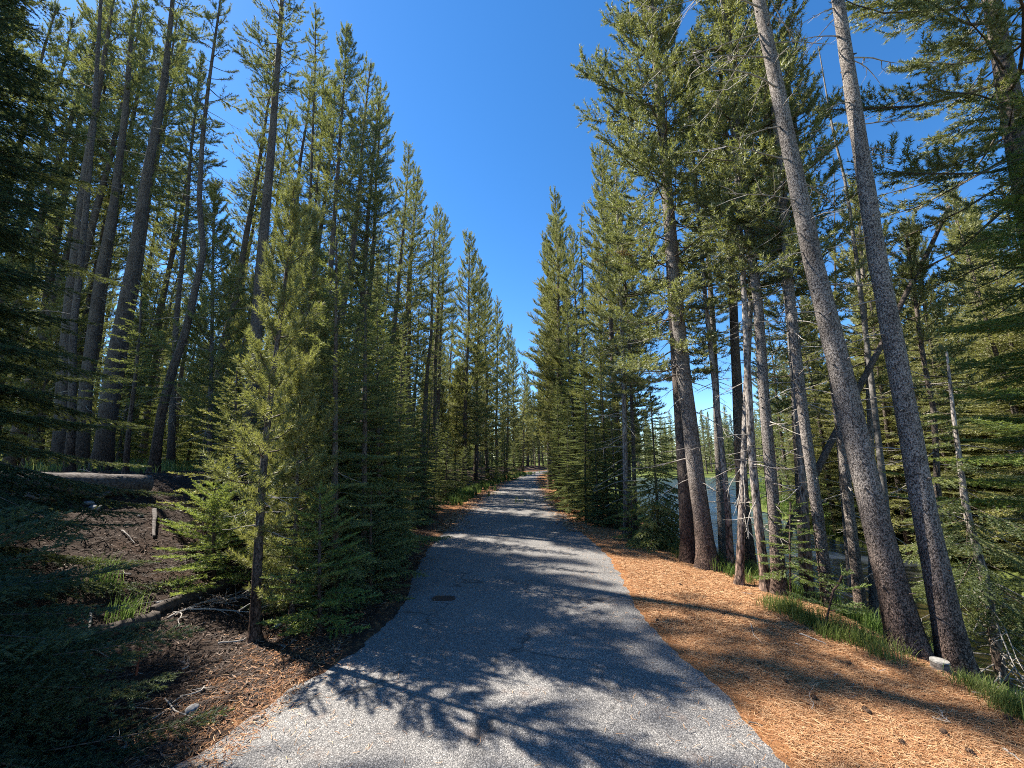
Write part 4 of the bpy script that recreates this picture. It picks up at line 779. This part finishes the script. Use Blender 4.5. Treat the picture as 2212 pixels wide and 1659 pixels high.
# leafy plant, shrub
def leafy(name, label, c, n, rad, size, cat, h=.12, mat='leaf', seed=1):
    rng = np.random.default_rng(seed); g = Geo(); t = thing(name, tuple(float(v) for v in c), label, cat); sg = Geo()
    for k in range(n):
        a = rng.uniform(0, 6.28); r = rad * math.sqrt(rng.random()); x, y = r * math.cos(a), r * math.sin(a); z = float(H(c[0] + x, c[1] + y)) - c[2] + h * rng.uniform(.3, 1)
        tube(sg, [[x * .9, y * .9, z - h], [x, y, z]], [.0015, .001], 3); s = size * rng.uniform(.6, 1.2); d = rng.uniform(0, 6.28); tl = rng.uniform(-.3, .4)
        aa = np.linspace(0, 6.283, 9)[:-1]; L = np.stack([s * np.cos(aa) , s * .62 * np.sin(aa) * (1 - .3 * np.cos(aa)), -.25 * s * np.cos(aa) ** 2], 1)
        cx, sx = math.cos(d), math.sin(d); L = np.stack([L[:, 0] * cx - L[:, 1] * sx, L[:, 0] * sx + L[:, 1] * cx, L[:, 2] + tl * L[:, 0]], 1) + [x, y, z]
        g.add(np.vstack([L, [[x, y, z + .004]]]), np.stack([np.arange(8), (np.arange(8) + 1) % 8, np.full(8, 8)], 1), 0, rng.uniform(.1, 1))
    link("leaves", g.mesh("leaves", [M[mat]]), t); link("stems", sg.mesh("stems", [M['twig']]), t)
leafy("ground_cover_plant", "low round-leaved green plant at the lower left", ground(95, 1530), 90, .22, .022, "plant")
leafy("ground_cover_plant", "small round-leaved seedlings right of the lower-left leafy plant", ground(190, 1545), 22, .16, .016, "plant", seed=2)
def twiggy(label, px, py, h, w, seed, n=26):
    p = ground(px, py); rng = np.random.default_rng(seed); t = thing("bare_shrub", p.tolist(), label, "shrub"); g = Geo()
    for k in range(n):
        a = rng.uniform(0, 6.28); dead_branch(g, [rng.normal(0, .05), rng.normal(0, .05), 0], [math.cos(a) * w, math.sin(a) * w, h * rng.uniform(.5, 1)], h * rng.uniform(.6, 1.2), .004, rng, .2, 5)
    link("twigs", g.mesh("twigs", [M['wood']]), t)
twiggy("tangle of grey dead twigs at the foot of the young yellow-green pine", 480, 1300, .4, .9, 1, 34)
twiggy("wiry grey-green shrub between the firs at the left edge of the path", 700, 1290, .6, .5, 2, 30)
twiggy("bare brown brush piled behind the large grey log", 215, 1000, .9, .6, 3, 40)
twiggy("thin dead brush on the slope behind the dark rotten log", 400, 1230, .35, .8, 4, 16)
# mixed moss
# fallen sticks, cones, stones
def stick(label, pts, r, mat='wood', group=None, name="fallen_branch", forks=2):
    P = np.array([gp(px, py, r * 1.2) for px, py in pts]); b = P[0].copy(); g = Geo(); rng = np.random.default_rng(int(pts[0][0]))
    A = P - b; Q = np.array([axis_at(A, t) for t in np.linspace(0, 1, 9)]); Q[1:-1, 2] += r * rng.uniform(.2, 1.5, 7); tube(g, Q, np.linspace(r, r * .45, 9), 6)
    for k in range(forks):
        i = rng.integers(2, 7); d = unit(Q[i+1] - Q[i]); d = rot_az(d, rng.choice([-1, 1]) * .7); l = np.linalg.norm(Q[-1]) * .25; tube(g, [Q[i], Q[i] + d * l * .5 + [0, 0, .01], Q[i] + d * l], [r * .5, r * .4, r * .2], 4)
    o = link(name, g.mesh(name, [M[mat]])); o.location = b.tolist(); tag(o, label, "branch", group)
stick("long pale straight stalk lying diagonally on the duff near the asphalt corner", [(270,1600),(345,1550),(455,1478)], .004, forks=0)
stick("curved pale twig crossing the long straight stalk", [(355,1515),(375,1545),(428,1562)], .006, forks=0)
stick("grey branch lying from the rotten log toward the young pine's foot", [(395,1320),(480,1325),(560,1330)], .009, forks=4)
stick("forked grey branch arching over the dark rotten log", [(360,1340),(430,1310),(480,1290)], .008, forks=4)
stick("bent twig beside the foot of the young yellow-green pine", [(470,1395),(520,1392),(548,1375)], .008, forks=1)
stick("crooked grey branch hanging down the slope left of the red stalk", [(195,1325),(190,1380),(170,1450),(190,1490)], .011, forks=5)
stick("wavy root-like twig high on the dark slope", [(262,1150),(275,1165),(290,1180)], .009, forks=0)
stick("thin twig lying across the upper dark slope", [(360,1125),(400,1145),(425,1160)], .006, forks=0)
stick("pale curved twig on the needles left of the long shadow", [(1622,1350),(1628,1375),(1650,1395)], .005, forks=0)
stick("light stick on the needles below the thick leaning pine", [(1728,1372),(1755,1385),(1785,1394)], .007, forks=0)
stick("short pale stick on the needles near the grass fringe", [(1718,1393),(1738,1400)], .005, forks=0)
stick("straight thin stick near the right picture edge on the orange needles", [(2100,1500),(2160,1515)], .005, forks=0)
stick("white splintered stick at the lower right corner of the needles", [(2170,1625),(2212,1655)], .006, forks=0)
stick("dark twig lying at the edge of asphalt and needles", [(1618,1571),(1650,1576)], .005, 'twig', forks=0)
stick("long curved needle-like twig on the asphalt near the lower right", [(1484,1575),(1510,1620),(1545,1640)], .003, forks=0)
stick("brown stick at the shaded left edge of the asphalt", [(700,1342),(740,1350),(772,1335)], .006, 'twig', forks=1)
rg = np.random.default_rng(44)
def twig_mesh(k):
    g = Geo(); L = rg.uniform(.12, .5); n = 7; P = [np.zeros(3)]; a = 0
    for i in range(n): a += rg.normal(0, .35); P.append(P[-1] + np.array([math.cos(a), math.sin(a), 0]) * L / n + [0, 0, rg.normal(0, .004)])
    P = np.array(P); r0 = rg.uniform(.003, .007); tube(g, P, np.linspace(r0, r0 * .4, n + 1), 5)
    for f in range(3):
        i = rg.integers(1, n - 1); d = unit(rot_az(unit(P[i+1] - P[i]), rg.choice([-1, 1]) * .8) + [0, 0, .25]); l = L * rg.uniform(.15, .4); tube(g, [P[i], P[i] + d * l * .5, P[i] + d * l], [r0 * .55, r0 * .4, r0 * .2], 4)
    return g.mesh("dead_twig", [M['wood']])
TM = [twig_mesh(k) for k in range(9)]
for k in range(95):
    y = 1.9 + 6.5 * rg.random() ** 1.3; x = -(1.9 + 6.0 * rg.random() ** 1.2)
    if k % 5 == 4: x = rg.uniform(1.9, 3.2); y = rg.uniform(1.9, 7)
    left = x < 0; o = link("dead_twig", TM[k % 9]); o.location = (x, y, float(H(x, y)) + .014); o.rotation_euler = (rg.normal(0, .12), rg.normal(0, .12), rg.uniform(0, 6.28)); sc_ = rg.uniform(.6, 1.3) if left else rg.uniform(.3, .6); o.scale = (sc_,) * 3
    tag(o, "small grey dead twig lying on the dark duff of the left slope" if left else "small dead twig lying on the orange needle litter", "twig", "twigs strewn on the left slope" if left else "twigs strewn on the needle litter")
rr = random.Random(12)
GC = "pine cones on the needle litter"
cg = Geo(); rng = np.random.default_rng(2); u_ = np.linspace(0, 1, 9); tube(cg, np.stack([u_ * .05 - .025, 0 * u_, 0 * u_], 1), .019 * np.sin(np.pi * (.06 + .9 * u_)) ** .7, 10, 0, .5, True, .14, rng, False)
for k in range(60):
    t_ = k / 60; a = k * 2.4; r_ = .019 * math.sin(math.pi * (.1 + .85 * t_)) ** .7; c = np.array([t_ * .05 - .025, r_ * math.cos(a), r_ * math.sin(a)]); d = unit(np.array([.5, math.cos(a), math.sin(a)])); s = unit(np.cross(d, [1, 0, 0])) * .005
    cg.add([c - s, c + s, c + d * .008], [[0, 1, 2]])
cone = cg.mesh("pine_cone", [M['cone']])
for px, py in [(1870,1540),(1878,1548),(2098,1728-90),(1760,1515),(2110,1480),(2040,1590),(1950,1610),(1700,1480),(1835,1440),(2180,1560),(1640,1435),(1470,1266),(1900,1500),(1560,1330),(1420,1345)]:
    if py > 1655: continue
    p = ground(px, py); o = link("pine_cone", cone); o.location = (p[0], p[1], p[2] + .016); o.rotation_euler = (rr.uniform(0, 6), 0, rr.uniform(0, 6)); s = rr.uniform(.5, .85); o.scale = (s, s, s)
    tag(o, "small dark pine cone lying on the orange needles of the right shoulder", "pine cone", GC)
for px, py, s, lab in [(414,1535,.035,"grey-blue rounded stone half sunk in the duff right of the red stalk"),(395,1552,.014,"pebble beside the grey-blue stone"),(262,1665-40,.02,"small pale stone at the lower left near the leafy plant"),(302,1118,.03,"pale stone high on the dark slope"),(190,1090,.05,"angular grey stone beside the silvery broken log"),(205,1100,.07,"flat grey rock fragment below the silvery log"),(600,1355,.03,"pale stone at the foot of the young yellow-green pine"),(345,1305,.03,"light stone on top of the rotten log's near end")]:
    p = ground(px, py); rng = np.random.default_rng(int(px)); g = Geo(); th = np.linspace(0, np.pi, 8); ph = np.linspace(0, 2*np.pi, 12, endpoint=False)
    T_, P_ = np.meshgrid(th, ph, indexing='ij'); rad = s * (1 + rng.normal(0, .08, T_.shape)); rad[0] = s; rad[-1] = s
    Vv = np.stack([rad * 1.3 * np.sin(T_) * np.cos(P_), rad * np.sin(T_) * np.sin(P_), rad * .6 * np.cos(T_)], -1).reshape(-1, 3); i = (np.arange(7)[:, None] * 12 + np.arange(12)[None]).ravel(); j = (np.arange(7)[:, None] * 12 + (np.arange(12)[None] + 1) % 12).ravel()
    g.add(Vv, np.stack([i, i + 12, j + 12, j], 1), 0, .5, True); o = link("stone", g.mesh("stone", [M['stone']])); o.location = (p[0], p[1], p[2] + s * .2); o.rotation_euler = (0, 0, rng.uniform(0, 3)); tag(o, lab, "stone")

for o in C.objects:
    if 'label' in o and len(o['label'].replace('-', ' ').split()) > 16: print('LONG', o['label'])
